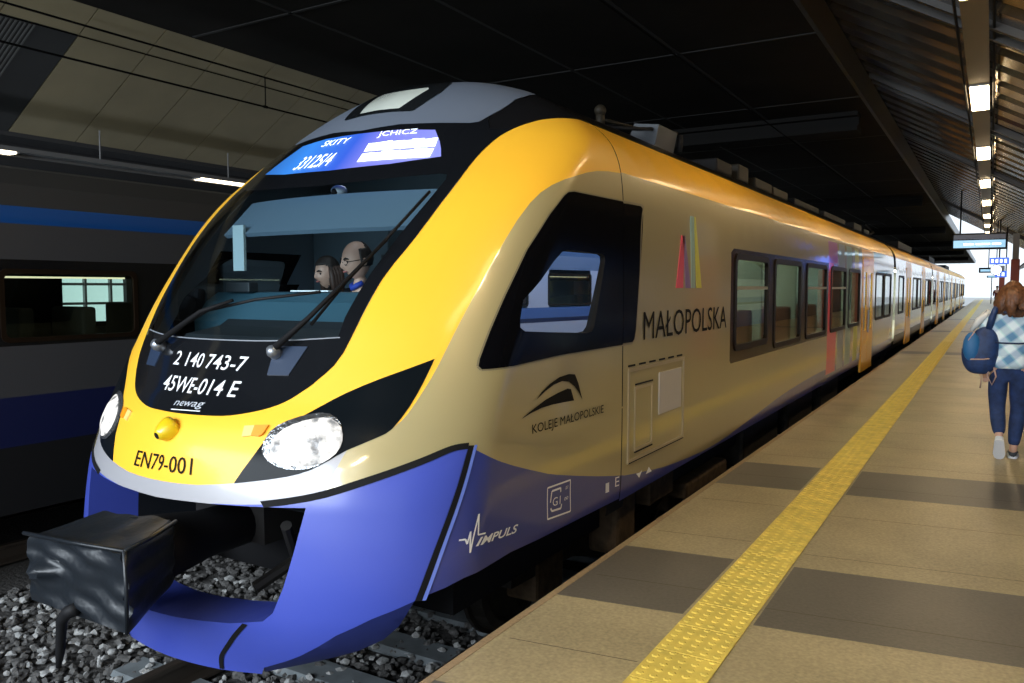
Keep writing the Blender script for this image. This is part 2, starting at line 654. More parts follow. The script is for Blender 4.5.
def with_axis(p):
    """close a half outline a hair past the centre line"""
    return [(-0.5, p[0][1])] + p + [(-0.5, p[-1][1])]


GLASS_P, DISP_P, RLIGHT_P, RLIN_P, OPEN_P = map(with_axis, (GLASS, DISP, RLIGHT, RLIN, OPEN))
COWL_P = [(-0.5, 3.062)] + COWLP[:-2] + [(1.0, VMAX + 1), (-0.5, VMAX + 1)]


def nose():
    lines = [(mask_l + [(uend(3.19), 3.19)], False), (ylow_l, False), (hl, True), (smooth_line(YBOT, 2), False), (sbot_l, False),
             (bbl_l, False), (GROOVE, False), (RIDGE, False), ([(0.34, 0.0), (0.34, 0.085)], False), (OPEN, False), (CHIN, False), (win_l, True), (pane_l, True), (GLASS, False),
             (DISP, False), (COWLP[:-1], False), (RLIGHT, False), (RLIN, False), (seam_l, False), ([(0, v) for v in np.linspace(0, VMAX, 140)], False),
             ([(0.48, 3.0), (0.50, 2.9)], False), ([(DAYLIT_U(v), v) for v in np.linspace(1.0, 1.2, 6)], False)]
    grid = [(a, b) for a in np.r_[np.arange(0.03, 1.02, 0.03), np.arange(1.06, 3.2, 0.08)] for b in np.r_[np.arange(0.02, VMAX, 0.035)]]
    grid += [(a, VMAX) for a in np.arange(0.05, 1.5, 0.1)]
    return cdt_regions(lines, grid, classify_nose)


NV, NR = nose()
MAP2 = [(lambda u, v: S(u, v), lambda u, v: SN(u, v)), (lambda u, v: S(-u, v) * 1.0, lambda u, v: SN(-u, v))]


def minus0(u): return np.where(u == 0, -1e-9, -u)
MAP2[1] = (lambda u, v: S(minus0(u), v), lambda u, v: SN(u, v) * np.array([-1, 1, 1]))
def mapo(off):
    return [(lambda u, v: S(u, v) + SN(u, v) * off, lambda u, v: SN(u, v)),
            (lambda u, v: (S(u, v) + SN(u, v) * off) * np.array([-1, 1, 1]), lambda u, v: SN(u, v) * np.array([-1, 1, 1]))]
# ------------------------------------------------------------------ the yellow train: one thing, everything on it is a part
train = thing('passenger_train', 'long yellow, beige and blue passenger train at the platform with people in its cab', 'train', (0, 2.5, 0))


def nose_part(name, key, m, off=0.0, parent=None):
    return region_mesh(name, NV, NR[key], mapo(off) if off else MAP2, m, parent or train)


def nose_sides(name, key, m, off=0.0, parent=None):
    return [region_mesh(name, NV, NR[key], [q], m, parent or train) for q in (mapo(off) if off else MAP2)]


tag(nose_part('nose_fairing', 'yellow', Y_PAINT), 'yellow arched fairing around the windscreen')
for o_ in nose_sides('cab_side_wall', 'beige', BEIGE):
    tag(o_, 'champagne beige cab side')
tag(nose_part('front_band', 'daylit', DAYLIT_BAND), 'silver toned champagne band under the headlights')
tag(nose_part('bumper_skirt', 'bumper', BLUE), 'bright blue front skirt')


def under_map(s):
    sv = np.array([s, 1, 1])
    def fn(u, v):
        d = np.maximum(0, np.array([ridge_v(a) for a in u]) - v)
        P = SO(u, v, 0.0)
        P[..., 0] *= 1 - 0.12 * d
        P[..., 1] += 0.28 * d
        return P * sv
    return fn


for s_ in (1, -1):  # bumper blue darkened here, the underside's shade put into the colour
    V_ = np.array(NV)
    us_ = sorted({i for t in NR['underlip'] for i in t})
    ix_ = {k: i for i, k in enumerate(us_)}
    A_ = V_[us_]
    o_ = MB().add(under_map(s_)(A_[:, 0], A_[:, 1]), [tuple(ix_[q] for q in t) for t in NR['underlip']]).build('bumper_underside', mat('underside_shade_blue', (0.022, 0.032, 0.15), 0.5, spec=0.3), train, smooth=True)
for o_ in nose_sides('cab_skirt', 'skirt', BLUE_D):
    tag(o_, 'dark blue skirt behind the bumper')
tag(nose_part('windscreen_surround', 'mask', BLACK, 0.004), 'glossy black mask around the windscreen')
nose_part('cab_roof', 'roof', ROOF)
tag(nose_part('roof_cowl', 'cowl', COWL, 0.006), 'grey cowl over the display')
WS = tag(nose_part('windscreen', 'glass', GL_WIND, 0.004), 'large sloping glass windscreen')
# black side windows; the inner pane is a flat plate let in at a slight angle, with a dark reveal around it
for sgn, o_ in zip((1, -1), nose_sides('cab_side_window', 'side_window', WINBLK, 0.003)):
    tag(o_, 'black cab side window')
    out_ = smooth_line(PANE, 2, closed=True)
    P_ = [SO(a, b, 0.003) for a, b in out_]
    tn_ = math.tan(math.radians(4.0))
    Q_ = [np.array([1.452 - (4.92 - p[1]) * tn_, p[1], p[2]]) for p in P_]
    n_ = len(P_)
    fl_ = np.array([sgn, 1, 1])
    MB().add([q * fl_ for q in Q_], [tuple(range(n_))]).build('pane', GL_PANE, o_, recalc=False)
    MB().add([q * fl_ for q in P_] + [q * fl_ for q in Q_], [(i, (i + 1) % n_, n_ + (i + 1) % n_, n_ + i) for i in range(n_)]).build('pane_reveal', RUBBER, o_, recalc=False)

# black liner so that the shell has a dark inside, with the cab lining in grey
LINER = mat('cab_lining_grey', (0.10, 0.13, 0.16), 0.7)


def lining():
    mb = MB()
    us = np.r_[np.linspace(0.0, 1.0, 22), np.linspace(1.1, 2.4, 10)]
    vs_ = np.linspace(1.2, VMAX - 0.05, 40)
    for sgn in (1, -1):
        A, B = np.meshgrid(us, vs_, indexing='ij')
        P = S(A, B) - SN(A, B) * 0.06
        P = P * np.array([sgn, 1, 1])
        k = len(mb.v)
        mb.v += [tuple(q) for q in P.reshape(-1, 3)]
        n = len(vs_)
        for i in range(len(us) - 1):
            for j in range(n - 1):
                c = ((us[i] + us[i + 1]) / 2, (vs_[j] + vs_[j + 1]) / 2)
                if us[i + 1] < 0.44 and c[1] < 2.74 and c[1] > 1.5:
                    continue                     # behind the windscreen
                if inpoly(c, [(0.86, 1.65), (1.95, 1.65), (1.85, 2.3), (1.05, 2.3)]):
                    continue                     # behind the side pane
                if inpoly(c, RLIN_P) or c[1] < 1.5 and us[i] < 0.45:
                    continue
                q = (k + i * n + j, k + i * n + j + 1, k + (i + 1) * n + j + 1, k + (i + 1) * n + j)
                mb.f.append(q)
    return mb.build('cab_lining', LINER, train, smooth=True, recalc=False)


lining()

# destination display
DISPM = bpy.data.materials.new('display_screen')
DISPM.use_nodes = True
t_ = DISPM.node_tree
p_ = t_.nodes['Principled BSDF']
tc_ = t_.nodes.new('ShaderNodeTexCoord')
sx_ = t_.nodes.new('ShaderNodeSeparateXYZ')
t_.links.new(tc_.outputs['Object'], sx_.inputs[0])
mr_ = t_.nodes.new('ShaderNodeMapRange')
mr_.inputs[1].default_value = -0.7
mr_.inputs[2].default_value = 0.75
t_.links.new(sx_.outputs[0], mr_.inputs[0])
cr_ = t_.nodes.new('ShaderNodeValToRGB')
e_ = cr_.color_ramp.elements
e_[0].position, e_[0].color = 0.0, (0.02, 0.16, 0.55, 1)
e_[1].position, e_[1].color = 1.0, (0.30, 0.34, 1.0, 1)
for ps, c in ((0.2, (0.03, 0.25, 0.85, 1)), (0.5, (0.03, 0.12, 0.75, 1)), (0.62, (0.20, 0.22, 0.85, 1))):
    q = e_.new(ps); q.color = c
t_.links.new(mr_.outputs[0], cr_.inputs[0])
p_.inputs['Base Color'].default_value = (0.01, 0.01, 0.02, 1)
t_.links.new(cr_.outputs[0], p_.inputs['Emission Color'])
p_.inputs['Emission Strength'].default_value = 0.55
LED = mat('display_led_white', (0.8, 0.85, 1), 0.4, emit=(0.80, 0.88, 1.0), estr=0.9)
disp = tag(nose_part('destination_display', 'display', DISPM, 0.002), 'blue lit destination display')


def nosemap(u0, u1, v0, v1, off=0.010, dv=0.0):
    """unit box -> nose surface"""
    def fn(a, b):
        p = SO(u0 + (u1 - u0) * a, v0 + (v1 - v0) * b + dv * a, off)
        return tuple(p)
    return fn


lettering('33125/4', nosemap(-0.175, -0.025, 2.772, 2.872, 0.008), LED, disp)
lettering('JCHICZ', nosemap(0.10, 0.24, 2.962, 3.025, 0.008), LED, disp)
lettering('SKITY', nosemap(-0.145, -0.02, 2.945, 3.0, 0.008), LED, disp)


def uvpoly(pts, off):
    return [tuple(SO(a, b, off)) for a, b in pts]


mb = MB()
rw_ = random.Random(4)
for i in range(11):                                   # blurred glowing words: two rows of fat strokes run together
    a = 0.082 + i * 0.0215
    for v0, v1 in ((2.778, 2.845), (2.855, 2.925)):
        v1 += rw_.uniform(-.006, .006)
        mb.add(uvpoly([(a, v0), (a + 0.0205, v0 + .001), (a + 0.0205, v1), (a, v1 - .002)], 0.008), [(0, 1, 2, 3)])
mb.build('lettering', LED, disp, recalc=False)

# roof light in the cowl
RLM = mat('roof_light_frame', (0.01, 0.012, 0.014), 0.15, coat=0.5)
rl = tag(nose_part('roof_light', 'roof_light', RLM, 0.012), 'black framed light in the roof cowl')
nose_part('lens', 'roof_light_lens', mat('roof_light_lens', (0.62, 0.68, 0.62), 0.12, coat=1.0, emit=(0.72, 0.8, 0.72), estr=0.12), 0.010, rl)


# headlights: black housing, reflector bowl, lit lamp
HLB = mat('headlight_black', (0.004, 0.006, 0.008), 0.2, spec=0.08)
HLAMP = mat('headlight_lamp', (0.12, 0.12, 0.12), 0.25, bump=0.6, bscale=18)
t_ = HLAMP.node_tree
n_ = t_.nodes.new('ShaderNodeTexNoise')
n_.inputs['Scale'].default_value = 11
n_.inputs['Detail'].default_value = 5
c_ = t_.nodes.new('ShaderNodeValToRGB')
c_.color_ramp.elements[0].position, c_.color_ramp.elements[0].color = 0.37, (0.16, 0.16, 0.16, 1)
c_.color_ramp.elements[1].position, c_.color_ramp.elements[1].color = 0.49, (1.0, 0.98, 0.94, 1)
tc_ = t_.nodes.new('ShaderNodeTexCoord')
t_.links.new(tc_.outputs['Object'], n_.inputs['Vector'])
t_.links.new(n_.outputs[0], c_.inputs[0])
t_.links.new(c_.outputs[0], t_.nodes['Principled BSDF'].inputs['Emission Color'])
t_.nodes['Principled BSDF'].inputs['Emission Strength'].default_value = 0.55
HREF = mat('headlight_reflector', (0.35, 0.36, 0.37), 0.25, metal=0.9, bump=0.8, bscale=22)
for sgn in (1, -1):
    mp = [mapo(0.003)[0 if sgn == 1 else 1]]
    h = region_mesh('headlight', NV, NR['headlight'], mp, HLB, train)
    sv = np.array([sgn, 1, 1])
    cen = np.mean(np.array(LENS), axis=0)
    mbr, mbl = MB(), MB()
    n = len(lens_l)
    rings = [(1.0, 0.006), (0.86, 0.010), (0.74, 0.012)]
    vs, fs = [], []
    for r, o in rings:
        for q in lens_l:
            uv = cen + (np.array(q) - cen) * r
            vs.append(tuple(SO(uv[0], uv[1], o) * sv))
    for k in range(len(rings) - 1):
        for i in range(n):
            fs.append((k * n + i, k * n + (i + 1) % n, (k + 1) * n + (i + 1) % n, (k + 1) * n + i))
    mbr.add(vs, fs).build('reflector', HREF, h, smooth=True)
    vs, fs = [], []
    for r, o in ((0.95, 0.0115), (0.6, 0.026), (0.25, 0.032)):
        for q in lens_l:
            uv = cen + np.array([0.012, -0.005]) + (np.array(q) - cen) * r * np.array([0.95, 0.9])
            vs.append(tuple(SO(uv[0], uv[1], o) * sv))
    for k in range(2):
        for i in range(n):
            fs.append((k * n + i, k * n + (i + 1) % n, (k + 1) * n + (i + 1) % n, (k + 1) * n + i))
    fs.append(tuple(2 * n + i for i in range(n)))
    mbl.add(vs, fs).build('lamp', HLAMP, h, smooth=True)


# ribbons on the surface: dark gaps and edges
def ribbon(uvs, wd, off, sides=(1, -1), dirv=None):
    mb = MB()
    P = np.array(smooth_line(uvs, 5))
    T = np.gradient(P, axis=0)
    T /= np.linalg.norm(T, axis=1, keepdims=True)
    Nn = np.stack([-T[:, 1], T[:, 0]], -1) * wd / 2
    for s in sides:
        sv = np.array([s, 1, 1])
        A = [SO(*(p + q), off) * sv for p, q in zip(P, Nn)]
        B = [SO(*(p - q), off) * sv for p, q in zip(P, Nn)]
        n = len(A)
        mb.add(A + B, [(i, i + 1, n + i + 1, n + i) for i in range(n - 1)])
    return mb


split_islands(ribbon(SBOT[3:] , 0.030, 0.004).build('panel_gap', MATTE, train, recalc=False))
split_islands(ribbon([(a + 0.012, b) for a, b in GROOVE], 0.022, 0.004).build('panel_gap', MATTE, train, recalc=False))
split_islands(ribbon([(a + 0.03, b) for a, b in GROOVE], 0.013, 0.007).build('panel_edge_highlight', mat('blue_edge_highlight', (0.16, 0.24, 0.75), 0.25, coat=0.8), train, recalc=False))  # lighter blue strip paints a highlight along the groove
split_islands(ribbon([(0.212, 0.012), (0.212, 0.156), (0.25, 0.30), (0.288, 0.398)], 0.014, 0.004).build('panel_gap', MATTE, train, recalc=False))
ribbon([(0, 1.722), (0.2, 1.725), (0.378, 1.748)], 0.006, 0.008).build('windscreen_seal', mat('seal_grey', (0.2, 0.22, 0.25), 0.4), train, recalc=False)
split_islands(ribbon([(0.835, 1.25), (0.90, 1.27), (1.05, 1.22), (1.3, 1.17), (1.6, 1.11), (1.9, 1.10), (2.3, 1.15), (2.75, 1.2)], 0.012, 0.003).build('pressed_line', BEIGE, train, recalc=False))

# coupler opening: dark recess whose sides run back from the edge
mb = MB()
op = smooth_line(OPEN[1:], 2)
for s in (1, -1):
    sv = np.array([s, 1, 1])
    A = [S(a, b) * sv for a, b in op]
    B = [np.array([p[0] * 0.975, p[1] + 0.30, p[2]]) for i, p in enumerate(A)]
    D = [np.array([p[0] * 0.93, p[1] + 0.85, p[2] + 0.05]) for p in A]
    n = len(A)
    MB().add(A + B, [(i, i + 1, n + i + 1, n + i) for i in range(n - 1)]).build('recess_side', BLUE, train, recalc=False)
    mb.add(B + D, [(i, i + 1, n + i + 1, n + i) for i in range(n - 6)])
A0 = S(0.412, 0.965)
mb.add([(-A0[0], A0[1], 1.30), (A0[0], A0[1], 1.30), (A0[0], 3.6, 1.30), (-A0[0], 3.6, 1.30), (0, 2.52, 1.28)], [(0, 1, 2, 3)])
recess = mb.build('coupler_recess', mat('recess_black', (0.012, 0.014, 0.018), 0.35), train, smooth=False)
# brackets seen inside the recess
mb = MB()
mb.tube([(0.25, 2.9, 0.75), (0.42, 3.3, 0.95), (0.40, 3.4, 1.2)], 0.035)
mb.tube([(0.55, 2.85, 1.15), (0.38, 3.1, 0.82), (0.15, 3.3, 0.80)], 0.03)
mb.tube([(0.60, 2.95, 0.80), (0.35, 3.2, 0.98)], 0.04)
mb.tube([(0.62, 2.9, 0.70), (0.62, 3.0, 1.2)], 0.02)
mb.box((-0.35, 3.0, 0.95), (0.22, 3.6, 1.18))
mb.build('draft_gear', mat('gear_black', (0.012, 0.011, 0.010), 0.6, spec=0.3), train)

# coupler with its black leatherette cover
SOFT = mat('black_leatherette', (0.009, 0.012, 0.016), 0.38, bump=0.5, bscale=6, spec=0.45)
SOFT_T = SOFT


def cover():
    bm = bmesh.new()
    bmesh.ops.create_cube(bm, size=1)
    bmesh.ops.subdivide_edges(bm, edges=bm.edges[:], cuts=15, use_grid_fill=True)
    rnd = random.Random(3)
    for q in bm.verts:
        x, y, z = q.co * 2                          # -1..1
        k = (y + 1) / 2                             # 0 front .. 1 back
        hw = 0.405 - 0.10 * k
        # soft box: corners pulled in a little, faces sagging
        r = 1 - 0.05 * (abs(x) ** 6) * (abs(z) ** 6) - 0.03 * (abs(x) ** 8) * (abs(y) ** 8)
        px = 0.035 * (1 - k) + x * hw * r
        top = 1.165 + 0.05 * (x + 1) / 2 + 0.05 * k
        bot = 0.855 - 0.0 * x + 0.10 * k
        pz = bot + (z + 1) / 2 * (top - bot)
        py = 2.05 + k * 0.33
        # wrinkles
        wv = math.sin(9 * x + 3 * z) * math.sin(5 * z + 2 * y) * 0.010 + math.sin(17 * z * 0.7 + 6 * x) * 0.005
        sag = -0.015 * (1 - x * x) * (1 - y * y)
        if abs(z) > 0.98:
            pz += (sag + wv * 0.8) * (1 if z > 0 else -1.5)
        if abs(x) > 0.98:
            px += wv * 1.2 * (1 if x > 0 else -1)
        if y < -0.98:
            py += wv * 1.6
            # bunched tie on the left of the front face
            d = math.hypot((x + 0.62) / 0.32, (z + 0.05) / 0.35)
            if d < 1.6:
                py -= 0.06 * math.exp(-d * d * 2) * (1 + 0.6 * math.sin(8 * math.atan2(z + 0.05, x + 0.62)))
                pz += 0.02 * math.exp(-d * d)
            d2 = math.hypot((x + 0.35) / 0.12, (z + 0.05) / 0.5)
            py += 0.035 * math.exp(-d2 * d2 * 2)
        q.co = (px, py, pz)
    mb = MB()
    bm.verts.index_update()
    mb.add([q.co[:] for q in bm.verts], [[q.index for q in f.verts] for f in bm.faces])
    bm.free()
    return mb


cov = cover().build('coupler_cover', SOFT, train, smooth=True)
auto_smooth(cov, 60)
tag(cov, 'black leatherette cover over the coupler')
mb = MB()
for a, b in (((-0.355, 2.035, 1.185), (0.44, 2.035, 1.232)), ((0.44, 2.035, 1.232), (0.44, 2.035, 0.865)), ((0.44, 2.035, 1.232), (0.335, 2.37, 1.262))):
    mb.tube([a, ((a[0] + b[0]) / 2, (a[1] + b[1]) / 2 + 0.004, (a[2] + b[2]) / 2 - 0.006), b], 0.010, 6)
mb.build('piping', SOFT, cov, smooth=True)
mb = MB()
mb.tube([(0.06, 2.04, 0.90), (0.0, 2.03, 0.87), (-0.05, 2.03, 0.82), (-0.09, 2.04, 0.66), (-0.11, 2.04, 0.58)], [0.03, 0.03, 0.026, 0.022, 0.012], 8)
mb.build('strap', RUBBER, cov, smooth=True)
MB().tube([(0.03, 2.36, 1.05), (0.03, 2.5, 1.05), (0.03, 2.75, 1.05), (0.03, 3.3, 1.05)], [0.19, 0.17, 0.13, 0.12], 16).build('coupler_shank', MATTE, train, smooth=True)

# horn with a yellow cone, two orange jacking marks
hp = SO(0.0, 1.262, 0.0); hn = SN(0.0, 1.262)
hd = Vector((-0.10, -1, -0.35)).normalized()
mb = MB()
c0 = Vector(hp) + Vector((0.0, 0.01, 0.02))
mb.lathe(c0, hd, [(0.062, -0.01), (0.064, 0.01), (0.058, 0.03), (0.046, 0.055), (0.030, 0.075), (0.022, 0.085)], 20)
hornp = mb.build('horn', mat('horn_yellow', (0.75, 0.52, 0.01), 0.3, coat=0.5), train, smooth=True)
MB().lathe(c0 + hd * 0.082, hd, [(0.019, 0), (0.017, 0.006)], 14).build('horn_mouth', MATTE, hornp)
OR = mat('orange_mark', (0.85, 0.30, 0.01), 0.35)
for s in (1, -1):
    mb = MB()
    pl = [(0.262, 1.323), (0.296, 1.327), (0.290, 1.285), (0.282, 1.275), (0.263, 1.277)]
    vs = [tuple(SO(a, b, 0.014) * np.array([s, 1, 1])) for a, b in pl] + [tuple(SO(a, b, -0.01) * np.array([s, 1, 1])) for a, b in pl]
    n = len(pl)
    mb.add(vs, [tuple(range(n))] + [(i, (i + 1) % n, n + (i + 1) % n, n + i) for i in range(n)])
    k = mb.build('position_marker', OR, train)
    pl = [(0.236, 1.318), (0.262, 1.323), (0.263, 1.277), (0.240, 1.27)]
    mb = MB()
    vs = [tuple(SO(a, b, 0.010) * np.array([s, 1, 1])) for a, b in pl] + [tuple(SO(a, b, -0.01) * np.array([s, 1, 1])) for a, b in pl]
    mb.add(vs, [(0, 1, 2, 3)] + [(i, (i + 1) % 4, 4 + (i + 1) % 4, 4 + i) for i in range(4)])
    mb.build('marker_lens', mat('marker_pale', (0.9, 0.62, 0.2), 0.3), k)

# numbers on the nose
lettering('2 140 743-7', nosemap(-0.135, 0.155, 1.578, 1.652, 0.008, -0.010), WHITE, train, bold=0.006)
lettering('45WE-014 E', nosemap(-0.140, 0.165, 1.447, 1.525, 0.008, -0.004), WHITE, train, bold=0.006)
lettering('newag', nosemap(-0.045, 0.085, 1.372, 1.405, 0.008, 0.004), mat('lettering_grey', (0.5, 0.53, 0.58), 0.4), train, shear=0.15)
MB().add(uvpoly([(-0.045, 1.361), (0.085, 1.366), (0.085, 1.370), (-0.045, 1.365)], 0.008), [(0, 1, 2, 3)]).build('lettering', WHITE, train, recalc=False)
lettering('EN79-001', nosemap(-0.117, 0.117, 1.072, 1.152, 0.004, 0.004), DARKINK, train)


# side lettering and marks
def sidemap(y0, y1, z0, z1, x=1.459, dz=0.0):
    return lambda a, b: (x, y0 + (y1 - y0) * a, z0 + (z1 - z0) * b + dz * a)


def quadmap(q, off=0.004):
    """q: bl, br, tr, tl in (u, v)"""
    q = [np.array(p) for p in q]
    def fn(a, b):
        p = (1 - b) * ((1 - a) * q[0] + a * q[1]) + b * ((1 - a) * q[3] + a * q[2])
        return tuple(SO(p[0], p[1], off))
    return fn


lettering('KOLEJE MAŁOPOLSKIE', quadmap([(1.375, 1.184), (2.319, 1.176), (2.300, 1.244), (1.355, 1.252)]), DARKINK, train, shear=0.0)
lettering('IMPULS', quadmap([(0.94, 0.722), (1.329, 0.690), (1.33, 0.735), (0.945, 0.762)]), WHITE, train, shear=0.25, bold=0.02)
lettering('E', quadmap([(2.64, 0.655), (2.71, 0.65), (2.70, 0.715), (2.63, 0.72)]), WHITE, train)
lettering('G1', quadmap([(1.724, 0.735), (1.822, 0.728), (1.815, 0.778), (1.715, 0.785)]), WHITE, train)
lettering('01', quadmap([(1.87, 0.80), (1.90, 0.80), (1.90, 0.82), (1.87, 0.82)]), WHITE, train)
lettering('00', quadmap([(1.87, 0.735), (1.92, 0.735), (1.92, 0.755), (1.87, 0.755)]), WHITE, train)


def uvribbon(pts, wd, m, name, off=0.004, closed=False):
    mb = MB()
    P = [np.array(p) for p in pts] + ([np.array(pts[0])] if closed else [])
    for a, b in zip(P[:-1], P[1:]):
        d = b - a
        L = np.linalg.norm(d)
        n = np.array([-d[1], d[0]]) / L * wd / 2
        k = max(1, int(L / 0.05))
        for i in range(k):
            p, q = a + d * i / k, a + d * (i + 1) / k
            mb.add([tuple(SO(*(p + n), off)), tuple(SO(*(q + n), off)), tuple(SO(*(q - n), off)), tuple(SO(*(p - n), off))], [(0, 1, 2, 3)])
    return mb.build(name, m, train, recalc=False)


uvribbon([(1.628, 0.859), (1.922, 0.846), (1.972, 0.651), (1.675, 0.674)], 0.010, WHITE, 'marking_frame', closed=True)
uvribbon([(1.72, 0.71), (1.835, 0.70), (1.838, 0.725)], 0.012, WHITE, 'marking_frame')
uvribbon([(1.69, 0.765), (1.69, 0.829), (1.802, 0.824), (1.81, 0.80)], 0.012, WHITE, 'marking_frame')
uvribbon([(1.70, 0.73), (1.72, 0.71)], 0.012, WHITE, 'marking_frame')
PL = [(0.855, 0.776), (0.884, 0.773), (0.894, 0.748), (0.904, 0.805), (0.913, 0.700), (0.935, 0.880), (0.948, 0.777), (0.998, 0.771)]
uvribbon(PL, 0.008, WHITE, 'pulse_mark')
MB().add(uvpoly([(2.487, 0.647), (2.545, 0.643), (2.53, 0.709), (2.473, 0.713)], 0.004), [(0, 1, 2, 3)]).build('marking', WHITE, train, recalc=False)
EL = [(1.219, 1.3), (1.354, 1.341), (1.468, 1.372), (1.608, 1.394), (1.725, 1.406), (1.774, 1.398), (1.797, 1.374), (1.846, 1.324), (1.721, 1.329), (1.565, 1.334), (1.436, 1.331), (1.317, 1.317)]
EU = [(1.355, 1.385), (1.399, 1.42), (1.478, 1.456), (1.581, 1.484), (1.7, 1.491), (1.787, 1.481), (1.864, 1.422), (1.962, 1.315), (1.9, 1.362), (1.813, 1.411), (1.724, 1.445), (1.63, 1.457), (1.533, 1.447), (1.446, 1.422)]


def filled(poly, fn, m, name, parent, off=0.004):
    vs = [Vector(p) for p in poly]
    n = len(vs)
    rv, re, rf, *_ = delaunay_2d_cdt(vs, [(i, (i + 1) % n) for i in range(n)], [], 1, 1e-6)
    return MB().add([fn(q.x, q.y) for q in rv], [tuple(f) for f in rf]).build(name, m, parent, recalc=False)


filled(EL, lambda a, b: tuple(SO(a, b, 0.004)), DARKINK, 'emblem', train)
filled(EU, lambda a, b: tuple(SO(a, b, 0.004)), DARKINK, 'emblem', train)

# side pane and windscreen frame details
uvribbon(WIN, 0.016, mat('window_edge_grey', (0.20, 0.17, 0.10), 0.3), 'window_rubber', 0.002, closed=True)

# wipers
for s, piv, elbow, tip, blade in ((1, (0.228, 1.662), (0.30, 1.82), (0.395, 2.22), ((0.30, 1.80), (0.345, 2.02), (0.385, 2.26), (0.408, 2.52))),
                                  (-1, (0.228, 1.662), (0.05, 1.84), (-0.06, 1.905), ((0.19, 1.74), (0.05, 1.865), (-0.12, 1.925), (-0.29, 1.965)))):
    sv = np.array([s, 1, 1])
    def at(u, v, o):
        p = SO(u, v, o)
        return tuple(p * sv)
    wroot = MB().tube([at(*piv, 0.05), at(*elbow, 0.07), at(*tip, 0.06)], [0.020, 0.013, 0.009], 8).build('wiper', MATTE, train, smooth=True)
    MB().tube([at(*b, 0.030) for b in blade], 0.009, 6).build('wiper_blade', RUBBER, wroot, smooth=True)
    MB().lathe(at(*piv, 0.0), SN(*piv) * sv, [(0.035, 0), (0.035, 0.045), (0.022, 0.07)], 14).build('wiper_pivot', mat('pivot_metal', (0.3, 0.32, 0.35), 0.4, metal=0.8), wroot, smooth=True)
    mb = MB()
    pl = [(0.218, 1.70), (0.304, 1.70), (0.282, 1.558), (0.226, 1.556)]
    mb.add([at(a, b, 0.010) for a, b in pl] + [at(a, b, 0.0) for a, b in pl], [(0, 1, 2, 3)] + [(i, (i + 1) % 4, 4 + (i + 1) % 4, 4 + i) for i in range(4)])
    mb.build('wiper_plate', mat('wiper_plate_blue', (0.02, 0.035, 0.07), 0.35), wroot)

# ------------------------------------------------------------------ cab inside
DASH = mat('dashboard_teal', (0.03, 0.085, 0.12), 0.55)
DASHD = mat('dashboard_black', (0.012, 0.016, 0.02), 0.6)
mb = MB()
mb.prism([(3.14, 2.02), (3.20, 2.08), (3.45, 2.12), (3.52, 2.16), (3.55, 1.5), (3.14, 1.5)], 0, -0.66, 0.66)
mb.build('dashboard', DASHD, train)
mb = MB()
mb.prism([(3.52, 2.14), (3.62, 2.27), (3.72, 2.33), (3.86, 2.335), (3.9, 1.6), (3.55, 1.6)], 0, -1.0, 1.0)
dk = mb.build('driver_desk', DASH, train)
bx('paper_sheet', (-0.28, 3.70, 2.337), (0.05, 3.80, 2.345), mat('paper', (0.85, 0.87, 0.88), 0.6), dk)
mb = MB()
mb.cbox((-0.85, 3.66, 2.33), (-0.62, 3.74, 2.40), 0.01)
mb.build('monitor', DASHD, dk)
# sun blind under the top of the windscreen
VIS = mat('sun_blind_grey', (0.085, 0.135, 0.185), 0.7)
mb = MB()
us = np.linspace(-0.395, 0.395, 24)
vs, fs = [], []
for a in us:
    for b in (2.42, 2.66):
        vs.append(tuple(SO(a, b, -0.10)))
    for b in (2.66, 2.42):
        vs.append(tuple(SO(a, b, -0.13)))
for i in range(len(us) - 1):
    for k in range(4):
        fs.append((4 * i + k, 4 * i + (k + 1) % 4, 4 * i + 4 + (k + 1) % 4, 4 * i + 4 + k))
mb.add(vs, fs).build('sun_blind', VIS, train)
bx('cab_pale_strip', (-0.60, 3.52, 2.47), (-0.50, 3.54, 2.76), mat('strip_pale', (0.28, 0.37, 0.40), 0.6), train)  # plain pale upright strip inside the windscreen
mb = MB()
mb.ball((0.03, 3.83, 2.975), (0.055, 0.05, 0.035), 14)
cm = mb.build('cab_camera', mat('camera_grey', (0.45, 0.5, 0.55), 0.35), train, smooth=True)
MB().ball((0.03, 3.79, 2.965), 0.022, 10).build('lens', MATTE, cm, smooth=True)
# rear wall with a doorway, cupboards
WALLM = mat('cab_wall_blue_grey', (0.09, 0.13, 0.16), 0.6)
mb = MB()
mb.box((-1.36, 5.0, 1.2), (-0.55, 5.04, 3.15))
mb.box((-0.05, 5.0, 1.2), (1.36, 5.04, 3.15))
mb.box((-0.55, 5.0, 2.95), (-0.05, 5.04, 3.15))
mb.box((-1.1, 5.0, 3.15), (1.1, 5.04, 3.45))
rw = mb.build('cab_rear_wall', WALLM, train)
bx('cab_door', (-0.55, 5.01, 1.2), (-0.05, 5.045, 2.95), mat('cab_door_dark', (0.03, 0.045, 0.055), 0.4), rw)
bx('cabinet', (-0.50, 4.86, 2.40), (-0.12, 5.0, 2.62), DASHD, rw)
bx('cabinet', (0.25, 4.8, 1.3), (0.55, 5.0, 3.1), mat('cab_cupboard', (0.11, 0.16, 0.19), 0.6), rw)
bx('cab_floor', (-1.35, 3.5, 1.16), (1.35, 5.05, 1.2), MATTE, train)
SEATM = mat('cab_seat_fabric', (0.02, 0.025, 0.035), 0.85)
